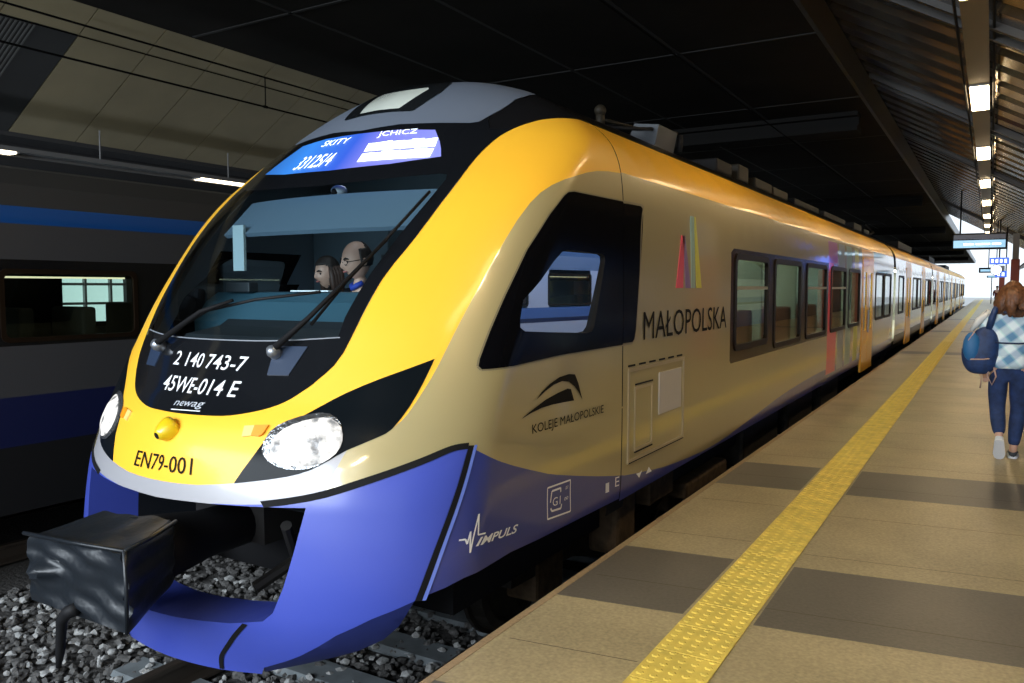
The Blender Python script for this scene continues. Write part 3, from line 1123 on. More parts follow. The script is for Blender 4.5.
for sx in (-0.56, -0.20):
    s_ = bx('driver_seat', (sx - 0.16, 4.15, 1.60), (sx + 0.16, 4.55, 1.72), SEATM, train, 0.03)
    bx('backrest', (sx - 0.16, 4.52, 1.70), (sx + 0.16, 4.62, 2.36), SEATM, s_, 0.03)
    bx('pedestal', (sx - 0.06, 4.28, 1.2), (sx + 0.06, 4.42, 1.61), MATTE, s_)

# small ceiling lamp added to brighten the cab and its occupants
bx('cab_fill_lamp', (-0.25, 4.1, 3.20), (0.05, 4.3, 3.24), mat('cab_fill_glow', (.9, .9, .85), .5, emit=(0.85, 0.95, 1.0), estr=4.0), train, 0.01)
# ------------------------------------------------------------------ carriages
FRAME_M = mat('window_frame_dark', (0.012, 0.007, 0.004), 0.4, spec=0.12)
DOORM = mat('door_orange', (0.86, 0.44, 0.03), 0.35, coat=0.4)
PINK = mat('stripe_pink', (0.75, 0.08, 0.12), 0.4, coat=0.5)
PURP = mat('stripe_purple', (0.30, 0.06, 0.30), 0.4, coat=0.5)
SBLUE = mat('stripe_blue_grey', (0.25, 0.30, 0.36), 0.4, coat=0.5)
STEAL = mat('stripe_teal', (0.28, 0.42, 0.36), 0.4, coat=0.5)
SYEL = mat('stripe_lime', (0.60, 0.58, 0.05), 0.4, coat=0.5)
INT_W = mat('interior_panel', (0.45, 0.47, 0.42), 0.6)
INT_L = mat('interior_lamp', (0.9, 0.9, 0.85), 0.5, emit=(0.95, 1.0, 0.85), estr=12.0)
INT_S = mat('seat_fabric', (0.16, 0.05, 0.03), 0.85)
SKIRT_D = mat('skirt_dark', (0.035, 0.035, 0.055), 0.4, coat=0.3)


def vz(z): return vof(z)


def rr(y0, y1, z0, z1, r, n=4):
    """rounded rectangle"""
    P = []
    for cx, cz, a in ((y1 - r, z1 - r, 0), (y0 + r, z1 - r, 90), (y0 + r, z0 + r, 180), (y1 - r, z0 + r, 270)):
        for k in range(n + 1):
            t = math.radians(a + 90 * k / n)
            P.append((cx + r * math.cos(t), cz + r * math.sin(t)))
    return P


def ring(outer, inner, x0, x1, s):
    """frame between two outlines (y, z) from depth x0 to x1 on side s"""
    n = len(outer)
    vs = []
    for x in (x0, x1):
        vs += [(s * x, a, b) for a, b in outer] + [(s * x, a, b) for a, b in inner]
    fs = []
    for i in range(n):
        j = (i + 1) % n
        fs += [(i, j, n + j, n + i), (2 * n + i, 3 * n + i, 3 * n + j, 2 * n + j), (i, 2 * n + i, 2 * n + j, j), (n + i, n + j, 3 * n + j, 3 * n + i)]
    return vs, fs


def window(parent, y0, y1, z0, z1, s, bar=None, wd=0.06):
    o, i = rr(y0 - wd, y1 + wd, z0 - wd, z1 + wd, 0.10), rr(y0, y1, z0, z1, 0.06)
    mb = MB().add(*ring(o, i, 1.425, 1.466, s))
    f = mb.build('window', FRAME_M, parent)
    MB().add([(s * 1.447, a, b) for a, b in i] + [(s * 1.441, a, b) for a, b in i],
             [tuple(range(len(i))), tuple(range(2 * len(i) - 1, len(i) - 1, -1))] + [(k, (k + 1) % len(i), len(i) + (k + 1) % len(i), len(i) + k) for k in range(len(i))]).build('pane', GL_SIDE, f)
    if bar:
        a, b = (1.44, 1.464) if s > 0 else (-1.464, -1.44)
        MB().box((a, y0, bar - 0.016), (b, y1, bar + 0.016)).build('window_bar', mat('bar_metal', (0.5, 0.45, 0.3), 0.4, metal=0.6), f)
    return f


def window_leaf(parent, y0, y1, z0, z1, s, pane=True):
    wy = (y1 - y0) * 0.24
    o = rr(y0, y1, z0, z1, 0.02, 2)
    i = rr(y0 + wy, y1 - wy, z0 + 0.80, z1 - 0.28, 0.02, 2)
    d = MB().add(*ring(o, i, 1.42, 1.462, s)).build('door', DOORM, parent)
    n = len(i)
    MB().add([(s * 1.445, a, b) for a, b in i] + [(s * 1.44, a, b) for a, b in i], [tuple(range(n)), tuple(range(2 * n - 1, n - 1, -1))]).build('pane', GL_SIDE, d)
    ym = y1 - 0.04 if pane else y0 + 0.04
    MB().tube([(s * 1.475, ym, z0 + 0.75), (s * 1.475, ym, z0 + 1.2)], 0.014, 6).build('handle', BRIGHT, d)
    return d


def carriage(parent, ya, yb, wins, doors, first=False, nside=(1, -1), step=0.45):
    """shell, windows, doors and the inside of one carriage"""
    VB = 0.53
    blue = smooth_line([(5.0, 0.715), (5.46, 0.657), (6.18, 0.586), (7.3, 0.55), (8.6, 0.62), (10.5, 0.72), (14, 0.76), (26, 0.76)], 3) if first else [(ya - 1, 0.76), (yb + 1, 0.76)]
    bys, bvs = [p[0] for p in blue], [p[1] for p in blue]
    openings = [(a, b, vz(c), vz(d)) for a, b, c, d, *_ in wins] + [(a, b, 0.0, vz(2.95)) for a, b in doors]
    band = [(7.66, vz(1.66)), (7.70, vz(1.63)), (13.0, vz(1.63)), (13.0, vz(2.74)), (7.75, vz(2.74)), (7.66, vz(2.70))] if first else None
    cabw = [(5.0, vz(1.975)), (5.24, vz(1.98)), (5.27, vz(2.0)), (5.30, vz(2.08)), (5.36, vz(2.49)), (5.41, vz(2.87)), (5.40, vz(2.925)), (5.36, vz(2.94)), (5.0, vz(2.93))]
    stripes = [(12.98, 13.45, 'pink'), (13.45, 13.80, 'purple'), (13.95, 14.55, 'sblue'), (14.75, 15.35, 'steal'), (15.7, 16.2, 'slime')] if first else []

    def cls(c):
        y, v = c
        if y < ya or y > yb or v < VB:
            return None
        for a, b, p, q in openings:
            if a < y < b and p < v < q:
                return None
        if v > 3.19: return 'roof'
        if v > 2.78: return 'yellow'
        if band and inpoly(c, band): return 'band'
        if first and inpoly(c, cabw): return 'cabwin'
        for a, b, k in stripes:
            if a < y < b and vz(1.02) < v < vz(3.08):
                if k == 'pink' and v > vz(2.75): return 'purple'
                if k == 'purple' and v < vz(2.75): return 'pink' if v < vz(1.7) else 'beige'
                return k
        for a, b in doors:
            if a - 0.10 < y < b + 0.10 and v < vz(3.12): return 'doorframe'
        if v < np.interp(y, bys, bvs): return 'skirt'
        return 'beige'

    def inner_cls(c):
        k = cls(c)
        return k
    lines = [([(ya, VB), (yb, VB), (yb, VMAX), (ya, VMAX)], True), ([(ya, 2.78), (yb, 2.78)], False), ([(ya, 3.19), (yb, 3.19)], False),
             ([(y, v) for y, v in blue if ya < y < yb] if first else [(ya, 0.76), (yb, 0.76)], False)]
    for a, b, p, q in openings:
        p = max(p, VB)
        lines.append(([(a, p), (b, p), (b, q), (a, q)], True))
    for a, b in doors:
        lines.append(([(a - 0.1, VB), (a - 0.1, vz(3.12)), (b + 0.1, vz(3.12)), (b + 0.1, VB)], False))
    if band:
        lines.append((band, True))
        lines.append(([(max(a, ya), b) for a, b in cabw], True))
        for a, b, k in stripes:
            lines.append(([(a, vz(1.02)), (b, vz(1.02)), (b, vz(3.08)), (a, vz(3.08))], True))
        lines.append(([(12.98, vz(2.75)), (13.80, vz(2.75))], False))
        lines.append(([(13.45, vz(1.7)), (13.80, vz(1.7))], False))
    # long straight lines need no dense points on the far carriages
    grid = [(y, v) for y in np.arange(ya + step / 2, yb, step) for v in list(np.r_[np.arange(VB + 0.03, 2.3, 0.09), np.arange(2.3, 3.4, 0.03), np.arange(3.4, VMAX, 0.1)] if first else np.arange(VB + 0.03, VMAX, 0.10))]
    V2, R = cdt_regions(lines, grid, cls, keep=0.02)
    mp = [(lambda y, v: BS(y, v, 1), lambda y, v: BSN(y, v, 1)), (lambda y, v: BS(y, v, -1), lambda y, v: BSN(y, v, -1))]
    names = dict(cabwin=('cab_side_window', WINBLK), roof=('roof', ROOF), yellow=('roof_edge_band', Y_PAINT), band=('window_band', BAND), pink=('livery_stripe', PINK), purple=('livery_stripe', PURP),
                 sblue=('livery_stripe', SBLUE), steal=('livery_stripe', STEAL), slime=('livery_stripe', SYEL), doorframe=('door_surround', DOORM),
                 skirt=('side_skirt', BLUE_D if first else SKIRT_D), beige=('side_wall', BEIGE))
    for k, t in R.items():
        for q in ([mp] if k == 'roof' else [[mp[0]], [mp[1]]]):
            o_ = region_mesh(names[k][0], V2, t, q, names[k][1], parent)
            if names[k][0] in ('livery_stripe', 'door_surround'):
                split_islands(o_)
    for s in nside:
        for a, b, c, d, *bar in wins:
            window(parent, a, b, c, d, s, bar[0] if bar else None)
        for a, b in doors:
            m_ = (a + b) / 2
            window_leaf(parent, a, m_ - 0.01, 0.72, 2.95, s, True)
            window_leaf(parent, m_ + 0.01, b, 0.72, 2.95, s, False)
    # inside
    mb = MB()
    mb.box((-1.38, ya + .05, 0.95), (1.38, yb - .05, 1.0))
    mb.box((-1.0, ya + .05, 2.98), (1.0, yb - .05, 3.0))
    mb.box((-1.36, yb - .06, 1.0), (1.36, yb - .02, 3.2))
    if first:
        mb.box((-1.36, 7.2, 1.0), (1.36, 7.24, 3.2))
    mb.build('interior_panel', INT_W, parent)
    mb = MB()
    for x in (-0.6, 0.6):
        mb.box((x - 0.05, ya + (2.6 if first else .6), 2.95), (x + 0.05, yb - .6, 2.98))
    mb.build('interior_lamp', INT_L, parent)


def seats(parent, ys, m=INT_S):
    for y in ys:
        for x in (-0.95, 0.95):
            mb = MB()
            mb.cbox((x - 0.42, y, 1.35), (x + 0.42, y + 0.42, 1.47), 0.03)
            mb.cbox((x - 0.42, y + 0.38, 1.40), (x + 0.42, y + 0.50, 2.12), 0.03)
            mb.box((x - 0.3, y + .1, 1.0), (x + 0.3, y + .3, 1.36))
            mb.build('passenger_seat', m, parent)


carriage(train, 5.06, 22.45,
         [(7.85, 9.10, 1.80, 2.64, 2.36), (9.50, 10.90, 1.72, 2.64), (11.36, 12.78, 1.72, 2.64, 2.36), (13.25, 14.65, 1.72, 2.64, 2.36), (15.05, 16.35, 1.72, 2.64),
          (18.85, 20.2, 1.72, 2.64), (20.5, 21.8, 1.72, 2.64)],
         [(16.75, 18.35)], first=True)
seats(train, (8.35, 10.3, 12.1, 13.9))
for y_, m_ in ((9.25, INT_W), (11.12, INT_W), (13.02, mat('interior_pale_blue', (0.50, 0.60, 0.62), 0.6)), (14.85, INT_S), (16.5, INT_W), (20.35, INT_S), (21.9, MATS['interior_pale_blue'])):
    for s_ in (1, -1):
        xs_ = sorted((s_ * 1.36, s_ * 0.50))
        mb = MB()
        mb.cbox((xs_[0], y_, 1.0), (xs_[1], y_ + .04, 2.9), .01)
        o_ = mb.build('draught_screen', m_, train)
        MB().tube([(s_ * 0.48, y_ + .02, 1.0), (s_ * 0.48, y_ + .02, 2.96)], 0.018, 8).build('grab_pole', DOORM, o_)
# dark ring behind the cab joint
mb = MB()
vs, fs = [], []
vv = np.linspace(0.45, VMAX - 0.01, 40)
for s in (1, -1):
    k = len(vs)
    for y in (4.9, 5.2):
        vs += [tuple(BS(y, v, s) - BSN(y, v, s) * 0.02) for v in vv]
    n = len(vv)
    fs += [(k + i, k + i + 1, k + n + i + 1, k + n + i) for i in range(n - 1)]
mb.add(vs, fs).build('joint_seal', MATTE, train)

# equipment hatch
HX = 1.456
hatch = MB().add(*ring([(5.15, 1.13), (6.33, 1.13), (6.33, 1.80), (5.15, 1.80)], [(5.175, 1.155), (6.305, 1.155), (6.305, 1.775), (5.175, 1.775)], 1.45, 1.461, 1)).build('equipment_hatch', mat('hatch_edge', (0.40, 0.33, 0.21), 0.35, metal=0.2), train)
MB().add(*ring([(5.27, 1.20), (5.62, 1.20), (5.62, 1.66), (5.27, 1.66)], [(5.29, 1.22), (5.60, 1.22), (5.60, 1.64), (5.29, 1.64)], 1.45, 1.460, 1)).build('small_hatch', MATS['hatch_edge'], hatch)
MB().box((1.45, 5.75, 1.40), (1.4605, 6.25, 1.72)).build('grille', mat('grille_pale', (0.50, 0.47, 0.44), 0.6), hatch)
mb = MB()
for i in range(6):
    mb.box((1.45, 5.15 + i * 0.2, 1.812), (1.460, 5.27 + i * 0.2, 1.825))
mb.box((1.45, 5.28, 1.672), (1.461, 5.62, 1.682))
mb.box((1.45, 5.28, 1.188), (1.461, 5.62, 1.198))
mb.box((1.45, 5.16, 1.128), (1.4615, 6.32, 1.136))
split_islands(mb.build('hinge', MATTE, hatch))
# letters and colour rays behind the cab
lettering('MAŁOPOLSKA', sidemap(5.42, 7.52, 1.985, 2.19), DARKINK, train)
for nm, m, pl in (('ray', PINK, [(6.10, 2.36), (6.27, 2.36), (6.29, 2.78), (6.22, 2.78)]),
                  ('ray', mat('ray_violet', (0.22, 0.13, 0.30), 0.4), [(6.34, 2.36), (6.46, 2.36), (6.30, 2.78), (6.24, 2.78)]),
                  ('ray', STEAL, [(6.48, 2.36), (6.58, 2.36), (6.52, 2.95), (6.44, 2.95)]),
                  ('ray', SYEL, [(6.62, 2.36), (6.75, 2.36), (6.56, 2.95), (6.53, 2.95)])):
    MB().add([(1.459, a, b) for a, b in pl] + [(1.452, a, b) for a, b in pl], [(0, 1, 2, 3), (0, 4, 5, 1), (1, 5, 6, 2), (2, 6, 7, 3), (3, 7, 4, 0)]).build('livery_ray', m, train)
MB().add([(1.449, 5.33, 1.03), (1.449, 5.45, 1.03), (1.449, 5.39, .985)], [(0, 1, 2)]).build('jacking_mark', WHITE, train, recalc=False)
MB().add([(1.449, 5.52, .985), (1.449, 5.64, .985), (1.449, 5.58, 1.03)], [(0, 1, 2)]).build('jacking_mark', WHITE, train, recalc=False)

# the carriages further back: parts whose windows and doors are sub-parts
rear_w = [(0.9, 2.2, 1.72, 2.64), (5.4, 6.9, 1.72, 2.64), (7.3, 8.6, 1.72, 2.64), (11.0, 12.4, 1.72, 2.64), (12.8, 14.1, 1.72, 2.64)]
c2 = bpy.data.objects.new('carriage', None)


def rear_carriage(y0, L):
    """one trailing carriage: a single shell part with windows and doors below it"""
    e = bpy.data.objects.new('carriage', None)
    COL.objects.link(e)
    e.parent = train
    ORG[e] = ORG[train]
    carriage(e, y0, y0 + L, [(y0 + a, y0 + b, c, d) for a, b, c, d in rear_w], [(y0 + 3.0, y0 + 4.6), (y0 + 9.2, y0 + 10.6)], step=1.4)
    mb = MB()
    for k in range(12):
        t0 = y0 - 0.50 + k * 0.04
        mb.prism([(1.36, 0.9), (1.36, 3.2), (0.9, 3.5), (-0.9, 3.5), (-1.36, 3.2), (-1.36, 0.9)], 1, t0, t0 + (0.03 if k % 2 else 0.02))
    mb.build('gangway_bellows', RUBBER, e)
    return e


bpy.data.objects.remove(c2)
for y0, L in ((22.95, 14.6), (38.05, 14.6), (53.15, 15.0), (68.65, 17.0)):
    rear_carriage(y0, L)

# ------------------------------------------------------------------ roof equipment
EQ = mat('equipment_grey', (0.022, 0.018, 0.012), 0.6, spec=0.2)
EQD = mat('equipment_dark', (0.010, 0.010, 0.011), 0.6, spec=0.15)
mb = MB()
mb.ball((0.70, 6.30, 3.86), (0.05, 0.06, 0.05), 14)
mb.tube([(0.70, 6.30, 3.70), (0.70, 6.3, 3.86)], 0.04, 8)
mb.tube([(0.66, 6.5, 3.82), (0.80, 6.9, 3.80)], 0.015, 6)
mb.build('roof_antenna', EQ, train, smooth=True)
mb = MB()
mb.prism([(0.66, 3.70), (0.92, 3.64), (0.96, 3.84), (0.72, 3.87)], 1, 7.0, 7.5)
rb = mb.build('roof_box', mat('equipment_light', (0.04, 0.048, 0.058), 0.4, spec=0.3), train)
mb = MB()
mb.tube([(0.52, 6.5, 3.78), (0.85, 6.7, 3.76), (0.9, 6.98, 3.80)], 0.018, 6)
mb.tube([(0.72, 7.0, 3.875), (0.96, 7.5, 3.845)], 0.010, 6)
mb.tube([(0.95, 7.6, 3.68), (0.95, 7.6, 3.84)], 0.03, 8)
mb.build('roof_pipe', EQD, train, smooth=True)
for i, (y, l, h) in enumerate(((8.9, 0.6, 0.07), (9.8, 0.45, 0.12), (10.6, 0.9, 0.05), (11.6, 0.9, 0.04), (13.0, 2.0, 0.02), (15.5, 2.5, 0.03), (19.2, 1.2, 0.08), (20.8, 1.0, 0.04), (29, 5, 0.16), (44, 4, 0.16), (60, 5, 0.14))):
    mb = MB()
    mb.cbox((0.35, y, 3.66), (0.93, y + l, 3.74 + h), 0.02)
    mb.build('roof_box', EQ if i in (1, 2, 3) else EQD, train)
# pantograph at rest over the second carriage
mb = MB()
mb.tube([(0.3, 26.2, 3.9), (0.25, 28.4, 4.15), (0.2, 26.6, 4.3)], 0.03, 6)
mb.tube([(-0.3, 26.2, 3.9), (-0.25, 28.4, 4.15), (-0.2, 26.6, 4.3)], 0.03, 6)
mb.tube([(-0.8, 26.6, 4.22), (-0.6, 26.6, 4.33), (0.6, 26.6, 4.33), (0.8, 26.6, 4.22)], 0.03, 6)
mb.build('pantograph', EQD, train)

# ------------------------------------------------------------------ bogies and underframe
def bogie(yc):
    b = MB()
    for x in (-1.02, 1.02):
        b.prism([(yc - 1.75, .50), (yc - 1.75, .62), (yc - .9, .66), (yc - .45, .48), (yc + .45, .48), (yc + .9, .66), (yc + 1.75, .62), (yc + 1.75, .50), (yc + .9, .46), (yc + .5, .34), (yc - .5, .34), (yc - .9, .46)], 0, x - .09, x + .09)
    b.box((-1.0, yc - .3, .4), (1.0, yc + .3, .62))
    br = b.build('bogie', STEEL, train)
    for y in (yc - 1.25, yc + 1.25):
        for s in (-1, 1):
            MB().lathe((s * 0.70, y, 0.43), (s, 0, 0), [(0.46, 0), (0.46, 0.03), (0.43, 0.035), (0.42, 0.13), (0.36, 0.14), (0.33, 0.10), (0.14, 0.10), (0.12, 0.16), (0.05, 0.17)], 28).build('wheel', STEEL, br, smooth=False)
            MB().cbox((s * 1.0 - .12, y - .2, .30), (s * 1.0 + .12, y + .2, .58), 0.03).build('axle_box', RUSTY, br)
    return br


for y in (5.9, 22.7, 37.8, 52.9, 68.3):
    bogie(y)
mb = MB()
mb.box((-1.2, 3.4, 0.62), (1.2, 84, 0.95))
mb.build('underframe', MATTE, train)
mb = MB()
mb.cbox((1.10, 5.25, 0.42), (1.34, 5.62, 0.92), 0.04)
mb.build('underfloor_bracket', RUSTY, train)
mb = MB()
mb.cbox((1.05, 5.95, 0.62), (1.32, 6.5, 0.90), 0.02)
mb.cbox((1.0, 6.9, 0.45), (1.30, 8.2, 0.60), 0.03)
mb.build('underfloor_box', RUSTY, train)
mb = MB()
for y in (8.9, 11.2, 13.6):
    mb.cbox((0.7, y, 0.35), (1.28, y + 1.7, 0.88), 0.04)
mb.build('underfloor_box', STEEL, train)
# ------------------------------------------------------------------ platform, hall, canopy
def tile_mat(name, base, var, rough=0.45):
    m = bpy.data.materials.new(name)
    m.use_nodes = True
    t = m.node_tree
    p = t.nodes['Principled BSDF']
    tc = t.nodes.new('ShaderNodeTexCoord')
    n1 = t.nodes.new('ShaderNodeTexNoise'); n1.inputs['Scale'].default_value = 1.3; n1.inputs['Detail'].default_value = 5
    n2 = t.nodes.new('ShaderNodeTexNoise'); n2.inputs['Scale'].default_value = 55; n2.inputs['Detail'].default_value = 3
    t.links.new(tc.outputs['Object'], n1.inputs['Vector']); t.links.new(tc.outputs['Object'], n2.inputs['Vector'])
    a = t.nodes.new('ShaderNodeMath'); a.operation = 'MULTIPLY_ADD'
    t.links.new(n1.outputs[0], a.inputs[0]); a.inputs[1].default_value = 0.9
    t.links.new(n2.outputs[0], a.inputs[2])
    mr = t.nodes.new('ShaderNodeMapRange'); mr.inputs[1].default_value = 0.6; mr.inputs[2].default_value = 1.3
    t.links.new(a.outputs[0], mr.inputs[0])
    mx = t.nodes.new('ShaderNodeMix'); mx.data_type = 'RGBA'
    mx.inputs[6].default_value = (*[c * (1 - var) for c in base], 1)
    mx.inputs[7].default_value = (*[c * (1 + var) for c in base], 1)
    t.links.new(mr.outputs[0], mx.inputs[0])
    t.links.new(mx.outputs[2], p.inputs['Base Color'])
    p.inputs['Roughness'].default_value = rough
    b = t.nodes.new('ShaderNodeBump'); b.inputs['Strength'].default_value = 0.12; b.inputs['Distance'].default_value = 0.01
    t.links.new(n2.outputs[0], b.inputs['Height']); t.links.new(b.outputs[0], p.inputs['Normal'])
    MATS[name] = m
    return m


GRAN = tile_mat('granite_beige', (0.345, 0.28, 0.15), 0.34)
GRAN_D = tile_mat('granite_dark', (0.105, 0.092, 0.068), 0.25)
EDGE = tile_mat('edge_stone', (0.30, 0.21, 0.11), 0.35, 0.6)
CONC = mat('concrete_dark', (0.075, 0.07, 0.065), 0.8, noise=0.3, nscale=3)
PZ = 0.76
PX0, PX1 = 1.64, 8.2
Y_A, Y_B = -6.0, 128.0

mb = MB()
mb.box((PX0 + 0.05, Y_A, -0.4), (PX1 - .1, Y_B, PZ - 0.12))
struct(mb.build('wall_platform_edge', CONC))
mb = MB()
mb.box((PX0 + 0.05, Y_A, PZ - 0.12), (PX1, Y_B, PZ))
struct(mb.build('floor_platform', GRAN))
mb = MB()
mb.prism([(PX0, PZ - 0.16), (PX0 + 0.06, PZ - 0.16), (PX0 + 0.06, PZ + 0.002), (PX0 + 0.02, PZ + 0.002), (PX0, PZ - 0.02)], 1, Y_A, Y_B)
struct(mb.build('trim_platform_edge', EDGE))
# dark granite bands, laid slightly askew, from the edge to the far side with a break at the tactile strip
mb = MB()
bands = [(-0.2, 0.65), (1.72, 2.55), (3.62, 4.55), (6.42, 7.35), (21.6, 22.5), (33, 34), (46, 47)]
for a, b in bands:
    for x0, x1 in ((PX0 + 0.06, 2.35), (2.68, PX1)):
        k = 0.14
        f = lambda y, x: y + k * (x - PX0)
        mb.add([(x0, f(a, x0), PZ + 0.001), (x1, f(a, x1), PZ + 0.001), (x1, f(b, x1), PZ + 0.001), (x0, f(b, x0), PZ + 0.001)], [(0, 1, 2, 3)])
struct(mb.build('floor_dark_bands', GRAN_D))
# joints between slabs
mb = MB()
for k in range(60):
    y = 0.2 + 0.95 * k
    mb.add([(1.76, y, PZ + .0015), (2.35, y + .08, PZ + .0015), (2.35, y + .086, PZ + .0015), (1.76, y + .006, PZ + .0015)], [(0, 1, 2, 3)])
    mb.add([(2.68, y, PZ + .0015), (8.1, y + .7, PZ + .0015), (8.1, y + .706, PZ + .0015), (2.68, y + .006, PZ + .0015)], [(0, 1, 2, 3)])
struct(mb.build('floor_slab_joints', mat('joint_dark', (0.10, 0.08, 0.05), 0.8), recalc=False))

# yellow tactile strip with studs
TACT = mat('tactile_yellow', (0.70, 0.52, 0.09), 0.6, noise=0.18, nscale=9)
mb = MB()
TX0, TX1 = 2.37, 2.665
y = Y_A
while y < Y_B:
    L = 0.30 if y < 30 else 3.0
    mb.box((TX0, y, PZ), (TX1, y + L - (0.006 if y < 30 else 0), PZ + 0.006))
    y += L
for j in range(int(26 / 0.06)):
    yy = 1.0 + j * 0.06
    for i in range(5):
        xx = TX0 + 0.03 + i * 0.0588
        n = 6 if yy < 9 else 4
        r = 0.019
        vs = [(xx + r * math.cos(2 * PI * k / n), yy + r * math.sin(2 * PI * k / n), PZ + 0.006) for k in range(n)] + [(xx + r * .6 * math.cos(2 * PI * k / n), yy + r * .6 * math.sin(2 * PI * k / n), PZ + 0.0095) for k in range(n)]
        mb.add(vs, [(k, (k + 1) % n, n + (k + 1) % n, n + k) for k in range(n)] + [tuple(range(n, 2 * n))])
struct(mb.build('trim_tactile_strip', TACT))

# ------------------------------------------------------------------ track bed, rails, sleepers, ballast
BALL = mat('ballast_dark', (0.05, 0.047, 0.044), 0.9, noise=0.5, nscale=25, bump=1.0, bscale=30)
mb = MB()
mb.box((-7.6, -9, -0.75), (PX0 + 0.1, 131, -0.20))
struct(mb.build('floor_track_bed', BALL))
mb = MB()
mb.box((-60, 131, -1.0), (60, 260, -0.30))
mb.box((-60, -60, -1.0), (60, -9, -0.30))
struct(mb.build('ground_outside', mat('ground_pale', (0.45, 0.45, 0.44), 0.9)))


def rail(x, label):
    mb = MB()
    prof = [(-.07, -.17), (.07, -.17), (.07, -.155), (.012, -.13), (.012, -.04), (.036, -.03), (.036, -.005), (.025, 0), (-.025, 0), (-.036, -.005), (-.036, -.03), (-.012, -.04), (-.012, -.13), (-.07, -.155)]
    mb.prism([(x + a, b) for a, b in prof], 1, -8, 130)
    tag(mb.build('rail', mat('rail_steel', (0.10, 0.08, 0.065), 0.45, metal=0.7)), label, 'rail', 'running rails')


for x, l in ((-.7535, 'steel rail under the left wheels of the yellow train, farther from the platform'), (.7535, 'steel rail under the yellow train, nearer the platform edge'),
             (-5.65, 'far steel rail of the neighbouring track beneath the dark coach'), (-4.15, 'near steel rail of the neighbouring track beneath the dark coach')):
    rail(x, l)
SLP = mat('sleeper_concrete', (0.16, 0.18, 0.19), 0.8, noise=0.25, nscale=6)
sm = MB()
sm.prism([(-.14, -.20), (.14, -.20), (.11, -.165), (-.11, -.165)], 0, -1.28, 1.28)
sm.prism([(-.14, -.42), (.14, -.42), (.14, -.20), (-.14, -.20)], 0, -1.28, 1.28)
sl0 = sm.build('sleeper', SLP, loc=(0, 0, 0))
sl0['group'] = 'concrete sleepers'
sl0['category'] = 'sleeper'
ordn = ['first', 'second', 'third', 'fourth', 'fifth', 'sixth', 'seventh', 'eighth', 'ninth', 'tenth', 'eleventh', 'twelfth']
for k in range(10):
    o = sl0 if k == 0 else sl0.copy()
    if k:
        COL.objects.link(o)
    o.location = (0, 1.35 + 0.60 * k, 0.015)
    o['label'] = 'concrete sleeper in dark ballast under the yellow train, %s back from the coupler' % ordn[k]

# loose ballast stones where the picture shows them close up
rnd = random.Random(11)
bm = bmesh.new()
bmesh.ops.create_icosphere(bm, subdivisions=1, radius=1)
ICV = np.array([q.co[:] for q in bm.verts]); ICF = [[q.index for q in f.verts] for f in bm.faces]
bm.free()


def stones(n, xr, yr, m, name, z0):
    mb = MB()
    nr = np.random.RandomState(len(name))
    for _ in range(n):
        x, y = rnd.uniform(*xr), rnd.uniform(*yr)
        if abs(abs(x) - .7535) < 0.09:
            continue
        r = rnd.uniform(0.016, 0.036)
        V = ICV * (1 + nr.uniform(-.32, .32, (len(ICV), 1))) * r * np.array([rnd.uniform(.8, 1.4), rnd.uniform(.8, 1.4), rnd.uniform(.6, 1.0)])
        a = rnd.uniform(0, 6.28)
        ca, sa = math.cos(a), math.sin(a)
        V = np.stack([V[:, 0] * ca - V[:, 1] * sa + x, V[:, 0] * sa + V[:, 1] * ca + y, V[:, 2] + z0 + rnd.uniform(-.01, .03)], -1)
        mb.add(V, ICF)
    o = mb.build(name, m, recalc=False)
    return o


ST1 = mat('stone_grey', (0.10, 0.096, 0.092), 0.85, noise=0.5, nscale=30)
ST2 = mat('stone_pale', (0.36, 0.36, 0.35), 0.85, noise=0.3, nscale=30)
tag(stones(5200, (-3.4, 1.55), (1.2, 5.2), ST1, 'ballast_stones', -0.19), 'loose grey ballast stones around the coupler end of the train', 'ballast', kind='stuff')
tag(stones(900, (-3.2, 1.2), (1.2, 4.6), ST2, 'pale_ballast_stones', -0.175), 'scattered pale ballast stones near the black coupler cover', 'ballast', kind='stuff')

# ------------------------------------------------------------------ hall shell
CEIL = mat('ceiling_dark', (0.014, 0.0128, 0.0115), 0.85, spec=0.1, noise=0.25, nscale=0.8)
PANEL = mat('ceiling_panel_beige', (0.21, 0.175, 0.10), 0.6, noise=0.12, nscale=1.2)
GAPM = mat('seam_black', (0.004, 0.004, 0.004), 0.8)
mb = MB()
mb.box((-5.75, -3.0, 5.72), (1.52, 126, 6.2))
struct(mb.build('ceiling', CEIL))
mb = MB()
mb.prism([(1.50, 5.70), (1.56, 5.70), (1.60, 6.10), (1.50, 6.25)], 1, -3, 126)
struct(mb.build('trim_ceiling_edge', mat('edge_metal', (0.07, 0.08, 0.095), 0.35, metal=0.8)))
# recessed joints of the ceiling sheets
mb = MB()
for x in (-3.9, -2.1, -0.4):
    mb.box((x, -3, 5.712), (x + 0.05, 126, 5.73))
for k in range(30):
    mb.box((-5.7, -1 + 4.1 * k, 5.712), (1.5, -0.95 + 4.1 * k, 5.73))
struct(mb.build('ceiling_joints', mat('joint_grey', (0.014, 0.014, 0.014), 0.7)))
# downstand beams
BEAM = mat('beam_grey', (0.014, 0.0135, 0.013), 0.85, spec=0.1)
for k, y in enumerate((16.6, 33, 50, 66, 83, 100)):
    mb = MB()
    mb.box((-3.2, y, 5.36), (1.3, y + .5, 5.46))
    mb.box((-3.2, y + .18, 5.46), (1.3, y + .32, 5.66))
    mb.box((-3.2, y, 5.64), (1.3, y + .5, 5.73))
    struct(mb.build('beam_ceiling', BEAM))

# sloping panel wall over the neighbouring track
WX0, WZ0, WX1, WZ1 = -8.0, 4.42, -5.74, 5.74


